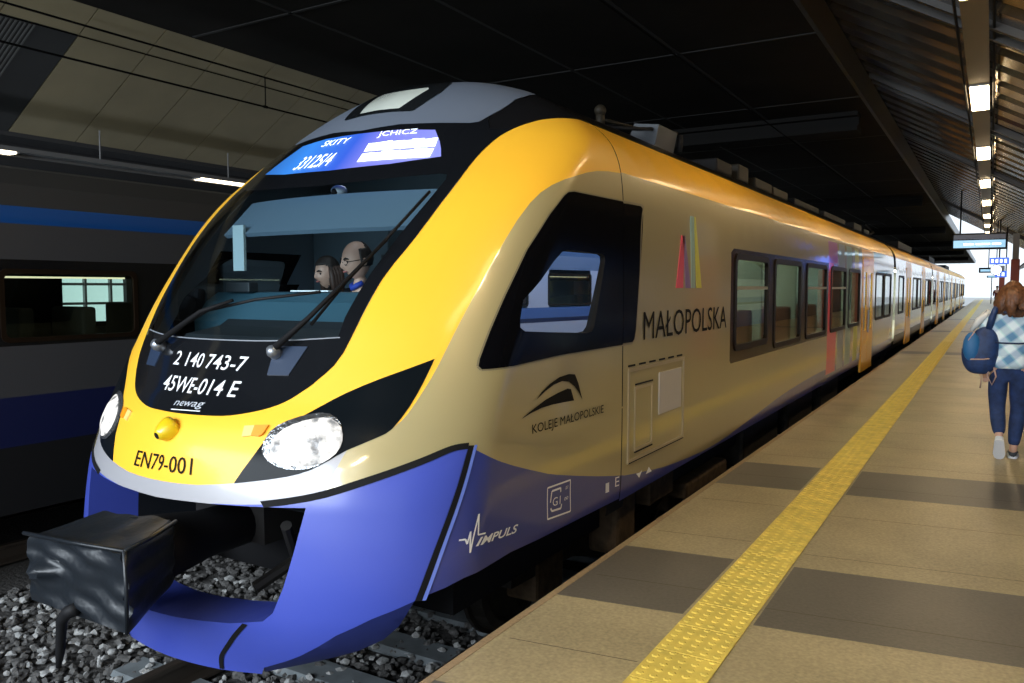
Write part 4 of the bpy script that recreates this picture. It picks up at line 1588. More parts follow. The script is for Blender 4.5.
def wallpt(y, t, o=0.0):
    nx, nz = 0.50, -0.86
    return (WX0 + (WX1 - WX0) * t + nx * o, y, WZ0 + (WZ1 - WZ0) * t + nz * o)


PERF = mat('perforated_panel', (0.012, 0.012, 0.012), 0.6)
mb, mp, mg = MB(), MB(), MB()
y = 5.93 - 0.93 * 9
i = 0
while y < 126:
    for t0, t1 in ((0, 0.80), (0.80, 1.0)):
        tgt = mp if (y < 5.5 and t0 == 0) else mb
        a, b = y + 0.008, y + 0.93 - 0.008
        q = [wallpt(a, t0 + .004), wallpt(b, t0 + .004), wallpt(b, t1 - .004), wallpt(a, t1 - .004)]
        r = [wallpt(a, t0 + .004, -.05), wallpt(b, t0 + .004, -.05), wallpt(b, t1 - .004, -.05), wallpt(a, t1 - .004, -.05)]
        tgt.add(q + r, [(0, 1, 2, 3), (4, 7, 6, 5), (0, 4, 5, 1), (1, 5, 6, 2), (2, 6, 7, 3), (3, 7, 4, 0)])
    y += 0.93
    i += 1
mg.add([wallpt(-4, 0, -.06), wallpt(128, 0, -.06), wallpt(128, 1, -.06), wallpt(-4, 1, -.06)], [(0, 1, 2, 3)])
struct(mb.build('wall_left_upper', PANEL))
struct(mp.build('wall_left_grille', PERF))
struct(mg.build('wall_left_backing', GAPM, recalc=False))
# perforations of the grille: fine raised slats
mb = MB()
for k in range(150):
    yy = -2.35 + k * 0.052
    q = [wallpt(yy, .01, .0), wallpt(yy + .02, .01, .0), wallpt(yy + .02, .79, .0), wallpt(yy, .79, .0)]
    r = [wallpt(yy, .01, .012), wallpt(yy + .02, .01, .012), wallpt(yy + .02, .79, .012), wallpt(yy, .79, .012)]
    mb.add(q + r, [(0, 3, 2, 1), (4, 5, 6, 7), (0, 1, 5, 4), (1, 2, 6, 5), (2, 3, 7, 6), (3, 0, 4, 7)])
struct(mb.build('wall_left_grille_slats', mat('grille_slat', (0.07, 0.07, 0.068), 0.6)))
# lower wall with gaps for the backlit panels
mb = MB()
mb.box((-8.6, -4, -0.4), (-8.45, 128, 1.6))
mb.box((-8.6, -4, 3.0), (-8.45, 128, 4.6))
mb.box((-8.6, -4, 4.42), (-7.9, 128, 4.50))
for y0, y1 in ((-4, 6.85), (7.95, 14.0), (17, 128)):
    mb.box((-8.6, y0, 1.6), (-8.45, y1, 3.0))
struct(mb.build('wall_left', mat('wall_dark', (0.03, 0.03, 0.032), 0.8)))
DAY = mat('backlit_panel_glow', (0.8, 0.9, 0.95), 0.4, emit=(0.70, 0.95, 1.0), estr=0.55)  # glowing panels added behind the coach to stand for daylight
for nm, y0, y1 in (('backlit_panel_1', 6.85, 7.95), ('backlit_panel_2', 14.0, 17.0)):
    wf = MB()
    wf.box((-8.56, y0, 1.6), (-8.54, y1, 3.0))
    wo = struct(wf.build(nm, DAY))
    mb = MB()
    for k in range(int((y1 - y0) / .42) + 1):
        mb.box((-8.54, y0 + .42 * k, 1.6), (-8.48, y0 + .42 * k + .035, 3.0))
    for z in (1.6, 2.1, 2.4, 2.95):
        mb.box((-8.54, y0, z), (-8.49, y1, z + .04))
    mb.build('window_frame', GREYPAINT, wo)

# light rail on the left wall
mb = MB()
mb.box((-7.62, -3, 4.14), (-7.40, 126, 4.20))
mb.box((-7.62, -3, 4.10), (-7.58, 126, 4.2))
RAILW = mat('light_rail_grey', (0.12, 0.12, 0.12), 0.5)
lr = struct(mb.build('trim_left_light_rail', RAILW))
for k in range(24):
    MB().tube([(-7.5, 0.2 + 2.26 * k, 4.2), (-7.5, 0.2 + 2.26 * k, 4.62)], 0.012, 6).build('hanger_rod', RAILW, lr)
LAMPW = mat('lamp_warm', (0.95, 0.9, 0.8), 0.4, emit=(1.0, 0.75, 0.43), estr=25)
LAMPL = mat('lamp_warm_left', (0.95, 0.9, 0.8), 0.4, emit=(1.0, 0.86, 0.62), estr=3)


def lamp(name, x, y, z, w_, l, label, group, m):
    t = thing(name, label, 'lamp', (x, y, z), group)
    mb = MB()
    mb.cbox((x - w_ / 2, y, z - .03), (x + w_ / 2, y + l, z), 0.008)
    mb.build('diffuser', m, t)
    mb = MB()
    mb.box((x - w_ / 2 - .01, y - .03, z - .02), (x + w_ / 2 + .01, y, z + .02))
    mb.box((x - w_ / 2 - .01, y + l, z - .02), (x + w_ / 2 + .01, y + l + .03, z + .02))
    mb.build('end_cap', GREYPAINT, t)
    return t


lamp('wall_lamp', -7.5, 8.62, 4.14, 0.16, 1.0, 'lit tube lamp on the left wall beside the sloping windscreen', 'tube lamps on the left wall', LAMPL)
lamp('wall_lamp', -7.5, 4.78, 4.14, 0.16, 1.0, 'lit tube lamp on the left wall cut by the edge of the photo', 'tube lamps on the left wall', LAMPL)
for k in range(3):
    lamp('wall_lamp', -7.5, 12.7 + 4.1 * k, 4.14, 0.16, 1.0, 'tube lamp on the left wall hidden behind the yellow train, %s' % ordn[k], 'tube lamps on the left wall', LAMPL)

# ------------------------------------------------------------------ corrugated canopy over the platform
CANO = mat('canopy_metal', (0.14, 0.115, 0.09), 0.22, metal=0.75, noise=0.2, nscale=2)
CX0, CZ0, SL = 1.52, 6.16, -0.565
CY1 = 46.2


def canopy(x0, z0, x1, z1, name, CY1=CY1):
    prof = []
    y = -6.0
    while y < CY1:
        prof += [(y, 0), (y + .42, 0), (y + .48, .085), (y + .72, .085), (y + .78, 0)]
        y += 0.80
    mb = MB()
    vs = []
    for x, z in ((x0, z0), (x1, z1)):
        vs += [(x, a, z + b) for a, b in prof]
    for x, z in ((x0, z0), (x1, z1)):
        vs += [(x, a, z + .12) for a, b in prof]
    n = len(prof)
    fs = [(i, i + 1, n + i + 1, n + i) for i in range(n - 1)] + [(2 * n + i, 3 * n + i, 3 * n + i + 1, 2 * n + i + 1) for i in range(n - 1)]
    mb.add(vs, fs)
    return struct(mb.build(name, CANO, recalc=False))


canopy(CX0, CZ0, 5.4, CZ0 + SL * (5.4 - CX0), 'ceiling_canopy')
canopy(5.4, CZ0 + SL * (5.4 - CX0), 9.6, 6.0, 'ceiling_canopy_far', 100)  # far half lengthened out of view to block sky reflections
mb = MB()
for y in (9.5, 15.5, 21.5, 38.5):
    for d in (0, .42):
        x1 = 5.3
        za, zb = CZ0 - .06, CZ0 + SL * (x1 - CX0) - .06
        mb.add([(CX0 + .1, y + d, za - .05), (x1, y + d, zb - .05), (x1, y + d + .08, zb - .05), (CX0 + .1, y + d + .08, za - .05), (CX0 + .1, y + d, za + .07), (x1, y + d, zb + .07), (x1, y + d + .08, zb + .07), (CX0 + .1, y + d + .08, za + .07)],
               [(3, 2, 1, 0), (4, 5, 6, 7), (0, 1, 5, 4), (1, 2, 6, 5), (2, 3, 7, 6), (3, 0, 4, 7)])
struct(mb.build('trim_canopy_purlins', mat('purlin_dark', (0.03, 0.026, 0.022), 0.5)))
# light channel
LX, LZ = 3.37, 4.96
mb = MB()
mb.box((LX - .115, -5, LZ - .01), (LX + .115, CY1, LZ + .03))
struct(mb.build('trim_light_channel', mat('channel_brown', (0.14, 0.10, 0.06), 0.45)))
mb = MB()
mb.tube([(LX - .16, -5, LZ), (LX - .16, CY1, LZ)], 0.014, 6)
mb.tube([(LX + .16, -5, LZ), (LX + .16, CY1, LZ)], 0.014, 6)
struct(mb.build('trim_light_channel_rods', MATTE))
for k in range(-3, 7):
    vis = ['nearest in the row', 'second nearest in the row', 'third nearest in the row', 'fourth nearest in the row', 'fifth nearest in the row', 'sixth nearest in the row']
    lab = 'lit square platform lamp under the canopy, ' + (vis[k] if 0 <= k < 6 else ('tiny in the far end of the row' if k >= 6 else 'overhead, before the first one in the photo'))
    lamp('platform_lamp', LX, 12.0 + 5.2 * k, LZ - .01, 0.21, 1.55, lab, 'platform lamps under the canopy', LAMPW)
# unseen right hand enclosure, added to keep sky out of the train's reflections
mb = MB()
mb.box((12.2, -6, -.4), (12.4, 100, 6.4))
mb.box((8.2, -6, -.6), (12.3, 128, -.4))
mb.box((9.6, -6, 6.0), (12.3, 100, 6.2))
struct(mb.build('wall_right_sky_block', mat('sky_block_dark', (0.10, 0.095, 0.09), 0.8)))

# columns
RED = mat('column_red', (0.34, 0.07, 0.04), 0.5)
for x, y, wd, h in ((5.02, 34, .5, 4.02), (4.36, 37.5, .30, 4.4), (4.35, 86, .45, 4.3), (5.0, 18, .5, 4.03)):
    mb = MB()
    mb.cbox((x - wd / 2, y - wd / 2, PZ), (x + wd / 2, y + wd / 2, h - .9), 0.03)
    c = struct(mb.build('column_platform', RED))
    bx('column_head', (x - wd / 2 + .04, y - wd / 2 + .04, h - .9), (x + wd / 2 - .04, y + wd / 2 - .04, h + .1), GREYPAINT, c)

# ------------------------------------------------------------------ signs
SCR = mat('departure_screen', (0.02, 0.03, 0.05), 0.2, emit=(0.20, 0.42, 0.60), estr=0.7)
SIGNB = mat('sign_blue', (0.02, 0.06, 0.35), 0.4, emit=(0.05, 0.14, 0.75), estr=0.6)
SIGNW = mat('sign_white', (0.85, 0.9, 0.95), 0.4, emit=(0.8, 0.9, 1.0), estr=0.8)
t = thing('departure_board', 'wide black departure board with a pale blue screen hanging over the platform', 'sign', (3.2, 30, 3.6))
bx('housing', (2.42, 30, 3.60), (3.97, 30.2, 4.13), MATTE, t, 0.015)
scr = bx('screen', (2.47, 29.985, 3.66), (3.92, 30.001, 3.90), SCR, t)
bx('screen', (2.47, 29.985, 3.93), (3.92, 30.001, 4.08), mat('screen_navy', (0.012, 0.015, 0.05), 0.3), t)
mb = MB()
for i, (a, b) in enumerate(((2.75, 3.05), (3.1, 3.5), (3.55, 3.8))):
    mb.box((a, 29.980, 3.745), (b, 29.986, 3.80))
mb.build('lettering', mat('led_pale', (0.7, 0.8, 0.9), .4, emit=(.7, .85, 1), estr=1.2), scr)
mb = MB()
for x in (2.65, 3.50):
    mb.tube([(x, 30.1, 4.1), (x, 30.1, CZ0 + SL * (x - CX0))], 0.025, 8)
mb.build('hanger', MATTE, t)
# blue direction signs and the smaller boards, all hung from the canopy
def canz(x): return CZ0 + SL * (x - CX0) + .03


def sign_box(t, name, x0, x1, z0, z1, y, m, dep=0.08, c=0.01):
    return bx(name, (x0, y, z0), (x1, y + dep, z1), m, t, c)


t = thing('direction_sign', 'long blue platform sign with white symbols behind the departure board', 'sign', (3.77, 35, 3.2))
sign_box(t, 'panel', 3.49, 4.11, 3.24, 3.49, 35, SIGNB)
mb = MB()
for i in range(4):
    mb.box((3.54 + .14 * i, 34.985, 3.30), (3.62 + .14 * i, 35.0, 3.43))
mb.build('symbol', SIGNW, t)
MB().tube([(3.80, 35.04, 3.48), (3.80, 35.04, canz(3.8))], 0.025, 8).build('hanger', MATTE, t)
t = thing('platform_clock', 'round white platform clock hanging below the blue sign', 'clock', (3.72, 36, 3.05))
MB().lathe((3.715, 36.0, 3.05), (0, -1, 0), [(.20, 0), (.20, .08), (.18, .10)], 24).build('rim', GREYPAINT, t)
ck = MB().lathe((3.715, 35.90, 3.05), (0, -1, 0), [(.18, 0), (.175, .005)], 24).build('dial', SIGNW, t)
mb = MB()
mb.box((3.707, 35.885, 3.05), (3.723, 35.89, 3.19))
mb.box((3.715, 35.885, 3.042), (3.81, 35.89, 3.058))
mb.build('hand', MATTE, ck)
MB().tube([(3.72, 35.96, 3.24), (3.72, 35.96, canz(3.72))], 0.02, 6).build('hanger', MATTE, t)
t = thing('direction_sign', 'short blue sign with white symbols below the platform clock', 'sign', (3.9, 37, 2.8))
sign_box(t, 'panel', 3.69, 4.08, 2.78, 3.03, 37, SIGNB)
mb = MB()
for i in range(2):
    mb.box((3.76 + .15 * i, 36.985, 2.83), (3.85 + .15 * i, 37.0, 2.97))
mb.build('symbol', SIGNW, t)
MB().tube([(4.05, 37.04, 3.02), (4.05, 37.04, canz(4.05))], 0.025, 6).build('hanger', MATTE, t)
t = thing('departure_board', 'small black departure board far along the platform, left of the red column', 'sign', (3.4, 38, 3.0))
sign_box(t, 'housing', 3.11, 3.80, 2.98, 3.19, 38, MATTE, .16)
sign_box(t, 'screen', 3.17, 3.72, 3.03, 3.12, 37.985, SCR, .017, 0)
MB().tube([(3.45, 38.1, 3.18), (3.45, 38.1, canz(3.45))], 0.02, 6).build('hanger', MATTE, t)
t = thing('departure_board', 'tiny dark departure board on a post, farthest away on the platform', 'sign', (3.55, 95, PZ))
sign_box(t, 'housing', 3.1, 4.0, 3.40, 3.62, 95, MATTE, .2)
sign_box(t, 'screen', 3.2, 3.9, 3.45, 3.57, 94.985, SCR, .017, 0)
MB().tube([(3.55, 95.1, PZ), (3.55, 95.1, 3.42)], 0.05, 6).build('post', MATTE, t)
t = thing('information_screen', 'lit blue information screen on the red column at the right edge', 'screen', (4.95, 33.5, 3.0))
bx('housing', (4.72, 33.60, 3.08), (5.25, 33.74, 3.82), GREYPAINT, t, 0.015)
bx('screen', (4.76, 33.585, 3.12), (5.21, 33.602, 3.78), mat('screen_blue', (0.02, 0.05, 0.3), .3, emit=(0.08, 0.20, 1.0), estr=1.3), t)

# ------------------------------------------------------------------ overhead wires of the neighbouring track
WIRE = mat('wire_black', (0.004, 0.004, 0.004), 0.9, spec=0.05)
for x, z, l in ((-4.9, 5.18, 'thick upper black overhead wire crossing the beige wall panels'), (-6.0, 5.40, 'thin black overhead wire between the two thicker ones'), (-4.9, 4.79, 'lower black contact wire with a dropper beneath the upper wire')):
    mb = MB()
    mb.tube([(x, -3, z), (x, 60, z + .05), (x, 126, z)], 0.012 if x == -4.9 else 0.008, 6)
    tag(mb.build('overhead_wire', WIRE), l, 'wire', 'overhead wires')
mb = MB()
mb.tube([(-4.9, 7.72, 5.19), (-4.9, 7.72, 4.80)], 0.008, 6)
mb.tube([(-4.9, 7.69, 4.80), (-4.9, 7.75, 4.80)], 0.02, 6)
tag(mb.build('wire_dropper', WIRE), 'short black dropper joining the upper and lower overhead wires', 'wire')
for x, z in ((0.0, 5.35),):
    mb = MB()
    mb.tube([(x, -3, z), (x, 126, z)], 0.010, 6)
    tag(mb.build('overhead_wire', WIRE), 'single black overhead wire above the roof of the yellow train', 'wire', 'overhead wires')

# ------------------------------------------------------------------ neighbouring coach on the left
NB = dict(roof=mat('coach_roof_grey', (0.04, 0.038, 0.036), 0.5), stripe=mat('coach_stripe_blue', (0.004, 0.055, 0.22), 0.4), band=mat('coach_band_black', (0.006, 0.006, 0.007), 0.25),
          body=mat('coach_grey', (0.042, 0.042, 0.046), 0.45), blue=mat('coach_navy', (0.004, 0.007, 0.045), 0.45), dark=MATTE)


def coach(label, xside, s, y0, y1, wins, mats, parentname='passenger_coach', zoff=0.0, levels=None):
    t = thing(parentname, label, 'train', (xside - s * 1.45, y0, 0))
    prof = levels or [(0, .45, 'dark'), (0, 1.02, 'blue'), (0, 1.44, 'body'), (0, 1.87, 'band'), (0, 2.60, 'body'), (0, 2.90, 'stripe'), (-.04, 3.05, 'roof'), (-.20, 3.25, 'roof'), (-.6, 3.44, 'roof'), (-1.45, 3.58, None)]
    by = {}
    for (d0, z0, k), (d1, z1, _) in zip(prof[:-1], prof[1:]):
        mb = by.setdefault(k, MB())
        segs = [(y0, y1)]
        if k == 'band':
            segs = []
            e = y0
            for a, b in wins:
                segs.append((e, a)); e = b
            segs.append((e, y1))
            for a, b in wins:
                for za, zb in ((z0, z0 + .06), (z1 - .12, z1)):
                    for q in (s, -1):
                        X = xside if q == s else xside - s * 2.9
                        mb.box((min(X, X - q * .02), a, za), (max(X, X - q * .02), b, zb))
        for a, b in segs:
            for q in (0, 1):
                xa = xside + s * d0 if q == 0 else xside - s * 2.9 - s * d0
                xb = xside + s * d1 if q == 0 else xside - s * 2.9 - s * d1
                mb.add([(xa, a, z0), (xa, b, z0), (xb, b, z1), (xb, a, z1)], [(0, 1, 2, 3)])
    nm = dict(roof='roof', stripe='roof_stripe', band='window_band', body='side_wall', blue='lower_stripe', dark='underframe')
    for k, mb in by.items():
        mb.build(nm[k], mats[k], t, recalc=False)
    bz0, bz1 = [(a, b) for (d, a, k), (d2, b, k2) in zip(prof[:-1], prof[1:]) if k == 'band'][0]
    for a, b in wins:
        f = MB().add(*ring(rr(a - .04, b + .04, bz0 + .03, bz1 - .08, .06), rr(a, b, bz0 + .07, bz1 - .12, .05), xside - s * .02, xside + s * .012, 1)).build('window', FRAME_M, t)
        X = xside - s * .005
        MB().box((min(X, X - s * .006), a, bz0 + .07), (max(X, X - s * .006), b, bz1 - .12)).build('pane', GL_SIDE, f)
    mb = MB()
    xa, xb = sorted((xside - s * .1, xside - s * 2.8))
    mb.box((xa, y0, 1.0), (xb, y1, 1.06))
    mb.box((xa, y0, 2.56), (xb, y1, 2.60))
    mb.box((xa, y0, .45), (xb, y0 + .05, 3.5))
    mb.box((xa, y1 - .05, .45), (xb, y1, 3.5))
    mb.build('interior_panel', mat('coach_inside', (0.03, 0.025, 0.02), .7), t)
    mb = MB()
    for a, b in wins:
        mb.box((xside - s * .10 - .02, a + .03, bz1 - .155), (xside - s * .10 + .02, b - .03, bz1 - .14))
    mb.build('interior_lamp', mat('coach_lamp', (.9, .85, .7), .5, emit=(1, .85, .6), estr=0.8), t)
    for a, b in wins:
        for k in (0.25, 0.75):
            mb = MB()
            yy = a + (b - a) * k
            for off in (.35, 2.0):
                xs = sorted((xside - s * off, xside - s * (off + .55)))
                mb.cbox((xs[0], yy, 1.4), (xs[1], yy + .14, 2.18), .03)
                mb.cbox((xs[0], yy - .4, 1.36), (xs[1], yy, 1.48), .03)
            mb.build('passenger_seat', mat('coach_seat', (.03, .025, .025), .9), t)
    return t


coach('dark grey and blue railway coach standing on the track left of the yellow train', -3.45, 1, -5, 24, [(1.2, 2.6), (3.55, 4.72), (5.7, 7.0), (8.1, 9.4), (10.6, 11.9)], NB)
# white and blue train at the far platform edge, seen mirrored in the cab side pane
NW = dict(roof=mat('far_roof_blue', (0.06, 0.13, 0.32), 0.5), stripe=mat('far_stripe_blue', (0.10, 0.22, 0.55), 0.4), band=mat('far_white', (0.40, 0.50, 0.80), 0.4), body=MATS['far_white'] if 'far_white' in MATS else None,
          blue=mat('far_mid_blue', (0.06, 0.15, 0.50), 0.4), dark=mat('far_navy', (0.01, 0.02, 0.10), .4))
NW['body'] = NW['band']
coach('white and blue train across the platform, mirrored in the cab side pane', 8.7, -1, 9, 40, [(12.2, 13.3), (14.06, 15.64), (17.5, 19.2), (21.2, 22.8), (25, 26.6)], NW, 'passenger_coach',
      levels=[(0, .5, 'blue'), (0, 1.35, 'body'), (0, 1.64, 'dark'), (0, 1.73, 'blue'), (0, 1.95, 'band'), (0, 2.75, 'roof'), (-.05, 3.05, 'roof'), (-.5, 3.5, 'roof'), (-1.45, 3.8, None)])
area_light('far_train_fill', (7.0, 15, 4.2), (0, math.radians(-60), 0), 1.0, 9, 90, (0.8, 0.9, 1.0))  # added light without a fixture, brightens the mirrored train
# ------------------------------------------------------------------ people
SKIN = mat('skin', (0.55, 0.33, 0.24), 0.5)
HAIR_B = mat('hair_brown', (0.13, 0.050, 0.018), 0.55, noise=0.5, nscale=40)
HAIR_D = mat('hair_dark', (0.02, 0.013, 0.01), 0.6)
EYEM = mat('eye_dark', (0.01, 0.008, 0.008), 0.3)
LIPM = mat('lips', (0.40, 0.13, 0.11), 0.5)


def evaluated(o, name):
    dg = bpy.context.evaluated_depsgraph_get()
    dg.update()
    me = bpy.data.meshes.new_from_object(o.evaluated_get(dg))
    me.name = name
    old = o.data
    mods = list(o.modifiers)
    for m in mods:
        o.modifiers.remove(m)
    o.data = me
    bpy.data.meshes.remove(old)
    return o


def skin(name, nodes, edges, m, parent, root=0, sub=2):
    """nodes: list of (pos, radius or (rx, ry)); grows one smooth surface along the edges"""
    off = ORG[parent]
    me = bpy.data.meshes.new(name)
    me.from_pydata([(Vector(p) - off)[:] for p, r in nodes], edges, [])
    o = bpy.data.objects.new(name, me)
    COL.objects.link(o)
    md = o.modifiers.new('s', 'SKIN')
    md.use_smooth_shade = True
    for i, (p, r) in enumerate(nodes):
        d = me.skin_vertices[0].data[i]
        d.radius = r if isinstance(r, tuple) else (r, r)
        d.use_root = (i == root)
    o.modifiers.new('u', 'SUBSURF').levels = sub
    evaluated(o, name)
    o.data.materials.clear()
    o.data.materials.append(m)
    for p in o.data.polygons:
        p.use_smooth = True
    o.parent = parent
    ORG[o] = off
    return o


def head_verts(c, fwd, hgt, n=28):
    """a modelled head: cranium, jaw, brow, nose, chin. returns verts, faces and a placing function"""
    f = Vector(fwd).normalized()
    r = f.cross(Vector((0, 0, 1))).normalized()      # the person's right is -r seen from the front; symmetric anyway
    u = r.cross(f).normalized()
    h = hgt / 2
    c = Vector(c)

    def place(x, y, z):                                # x across, y forward, z up in units of half the head height
        return c + (r * x + f * y + u * z) * h
    vs, fs = [], []
    m = n
    for i in range(m + 1):
        th = PI * i / m
        for k in range(n):
            ph = 2 * PI * k / n
            x, y, z = math.sin(th) * math.sin(ph), math.sin(th) * math.cos(ph), math.cos(th)
            wx = 0.68 - 0.17 * max(0, -z) ** 1.3
            wy = 0.84
            X, Y, Z = x * wx, y * wy, z
            if z < 0 and y < 0:
                Y *= 1 - 0.45 * (-z)                   # neck side pulls in
            if y > 0 and z < 0:
                Y *= 1 - 0.12 * (-z)
            g = lambda a, b, s: math.exp(-((X - a) ** 2 + (Z - b) ** 2) / (2 * s * s))
            if y > 0:
                Y += 0.26 * math.exp(-(X / .10) ** 2) * max(0, math.exp(-((Z + .22) / .16) ** 2)) + 0.10 * math.exp(-(X / .08) ** 2) * math.exp(-((Z + .02) / .16) ** 2)
                Y += 0.05 * math.exp(-((Z - .14) / .09) ** 2) * (1 if abs(X) < .45 else 0)     # brow
                Y -= 0.09 * (g(.26, .0, .11) + g(-.26, .0, .11))                              # sockets
                Y += 0.06 * g(0, -.50, .12) + 0.09 * g(0, -.84, .16)                           # lips, chin
                Y += 0.05 * (g(.36, -.25, .16) + g(-.36, -.25, .16))                          # cheeks
            vs.append(place(X, Y, Z))
    for i in range(m):
        for k in range(n):
            fs.append((i * n + k, (i + 1) * n + k, (i + 1) * n + (k + 1) % n, i * n + (k + 1) % n))
    # ears
    for s in (1, -1):
        b = MB().ball((0, 0, 0), (.07, .16, .24), 10)
        k = len(vs)
        vs += [place(s * .66 + q[0], -.08 + q[1], -.08 + q[2]) for q in b.v]
        fs += [tuple(i + k for i in t) for t in b.f]
    return vs, fs, place


def add_mesh(o, vs, fs, off):
    bm = bmesh.new()
    bm.from_mesh(o.data)
    V = [bm.verts.new((Vector(q) - off)[:]) for q in vs]
    for t in fs:
        try:
            bm.faces.new([V[i] for i in t])
        except ValueError:
            pass
    bm.to_mesh(o.data)
    bm.free()


def fuse(o, voxel):
    md = o.modifiers.new('r', 'REMESH')
    md.mode = 'VOXEL'
    md.voxel_size = voxel
    md.use_smooth_shade = True
    sm = o.modifiers.new('m', 'SMOOTH')
    sm.factor = 0.4
    sm.iterations = 2
    mats = [m for m in o.data.materials]
    evaluated(o, o.name)
    o.data.materials.clear()
    for m in mats:
        o.data.materials.append(m)
    for p in o.data.polygons:
        p.use_smooth = True


def face_parts(place, parent, skinbody, brow=True):
    mb = MB()
    for s in (1, -1):
        mb.ball(tuple(place(s * .26, .665, .0)), .018 * 0.62, 10)
    mb.build('eye', EYEM, parent, smooth=True)
    if brow:
        mb = MB()
        for s in (1, -1):
            mb.tube([place(s * .12, .83, .14), place(s * .28, .80, .19), place(s * .42, .68, .13)], [.006, .008, .004], 6)
        mb.build('eyebrow', HAIR_D, parent, smooth=True)
    mb = MB()
    mb.tube([place(-.17, .77, -.50), place(0, .88, -.49), place(.17, .77, -.50)], [.004, .008, .004], 6)
    mb.build('mouth', LIPM, parent, smooth=True)


def hair_cap(place, name, m, parent, test, thick=1.07, n=36):
    """hair shell over the part of the head for which test(x, y, z) is true, solidified"""
    mb = MB()
    idx = {}
    vs, fs = [], []
    for i in range(n + 1):
        th = PI * i / n
        for k in range(n):
            ph = 2 * PI * k / n
            x, y, z = math.sin(th) * math.sin(ph), math.sin(th) * math.cos(ph), math.cos(th)
            wx = 0.68 - 0.10 * max(0, -z)
            t = thick * (1 + 0.025 * math.sin(13 * ph + 5 * z) * math.sin(th))
            Y = y * .84 * (1 - (.30 * -z if (z < 0 and y < 0) else 0))
            vs.append((x * wx * t, Y * t, z * t * (1.0 if z > 0 else 1.0)))
    for i in range(n):
        for k in range(n):
            q = (i * n + k, (i + 1) * n + k, (i + 1) * n + (k + 1) % n, i * n + (k + 1) % n)
            c = [sum(vs[a][j] for a in q) / 4 for j in range(3)]
            if test(*c):
                fs.append(q)
    used = sorted({a for f in fs for a in f})
    ix = {a: i for i, a in enumerate(used)}
    mb.add([place(*vs[a]) for a in used], [tuple(ix[a] for a in f) for f in fs])
    o = mb.build(name, m, parent, smooth=True)
    sd = o.modifiers.new('t', 'SOLIDIFY')
    sd.thickness = 0.014
    sd.offset = -1
    return o


def hand(base, direc, palmn, m, parent, size=0.085, curl=0.5, side=1, name='hand'):
    """palm plus four unequal curled fingers and a thumb, as vertices to fuse into a body"""
    d = Vector(direc).normalized()
    nrm = Vector(palmn).normalized()
    a = d.cross(nrm).normalized() * side
    nrm = a.cross(d).normalized() * side
    b = Vector(base)
    mb = MB()
    mb.tube([b - d * .01, b + d * size * .5, b + d * size], [.024, .032, .030], 10)
    for i, (off, L) in enumerate(((-.028, .068), (-.010, .078), (.009, .072), (.026, .056))):
        p = b + d * size * .92 + a * off
        q1 = p + (d * math.cos(curl * .5) + nrm * math.sin(curl * .5)) * L * .45
        q2 = q1 + (d * math.cos(curl * 1.3) + nrm * math.sin(curl * 1.3)) * L * .32
        q3 = q2 + (d * math.cos(curl * 2.0) + nrm * math.sin(curl * 2.0)) * L * .25
        mb.tube([p, q1, q2, q3], [.0095, .009, .008, .006], 8)
    p = b + d * size * .30 - a * .026
    mb.tube([p, p + (d * .6 - a * .7 + nrm * .3).normalized() * .035, p + (d * .85 - a * .45 + nrm * .5).normalized() * .062], [.012, .010, .007], 8)
    return mb


# ---- the two people in the cab
def cab_person(label, hc, fwd, hh, shirt, arms, tilt=0):
    f = Vector(fwd).normalized()
    r = Vector((-f.y, f.x, 0)).normalized()
    hc = Vector(hc)
    seat = Vector((hc.x, 4.34, 1.74))
    t = thing('person', label, 'person', (hc.x, 4.34, 1.72))
    neck = hc + Vector((0, .02, -hh * .56))
    chest = Vector((hc.x, hc.y + .06, hc.z - hh * 1.25))
    sh = hh * 0.80
    nd = [(seat, (.14, .11)), ((seat + chest) / 2, (.125, .10)), (chest, (.145, .10)), (neck + Vector((0, .02, -.05)), .058), (neck + Vector((0, 0, .05)), .052)]
    ed = [(0, 1), (1, 2), (2, 3), (3, 4)]
    shirtn = list(nd[:3]) + [(neck + Vector((0, .02, -.035)), .066)]
    she = [(0, 1), (1, 2), (2, 3)]
    for s, (el, wr) in zip((1, -1), arms):
        k = len(nd)
        S0 = chest + r * s * sh * .92 + Vector((0, 0, .04))
        nd += [(S0, .055), (Vector(el), .042), (Vector(wr), .028)]
        ed += [(2, k), (k, k + 1), (k + 1, k + 2)]
        k2 = len(shirtn)
        shirtn += [(S0, .066), (Vector(el), .054), (Vector(el) + (Vector(wr) - Vector(el)) * .85, .040)]
        she += [(2, k2), (k2, k2 + 1), (k2 + 1, k2 + 2)]
    for s in (1, -1):                                          # thighs and shanks below the desk
        k = len(nd)
        hip = seat + r * s * .09
        nd += [(hip, .075), (hip + Vector((0, -.30, .02)), .062), (hip + Vector((0, -.30, -.36)), .045), (hip + Vector((0, -.38, -.50)), .035)]
        ed += [(0, k), (k, k + 1), (k + 1, k + 2), (k + 2, k + 3)]
    body = skin('body', nd, ed, SKIN, t)
    vs, fs, place = head_verts(hc, f + Vector((0, 0, tilt)), hh)
    add_mesh(body, vs, fs, ORG[t])
    for s, (el, wr) in zip((1, -1), arms):
        h = hand(wr, (Vector(wr) - Vector(el)), (0, 0, -1), SKIN, t, side=s)
        add_mesh(body, h.v, h.f, ORG[t])
    fuse(body, 0.006)
    face_parts(place, t, body)
    skin('shirt', shirtn, she, shirt, t)
    return t, place


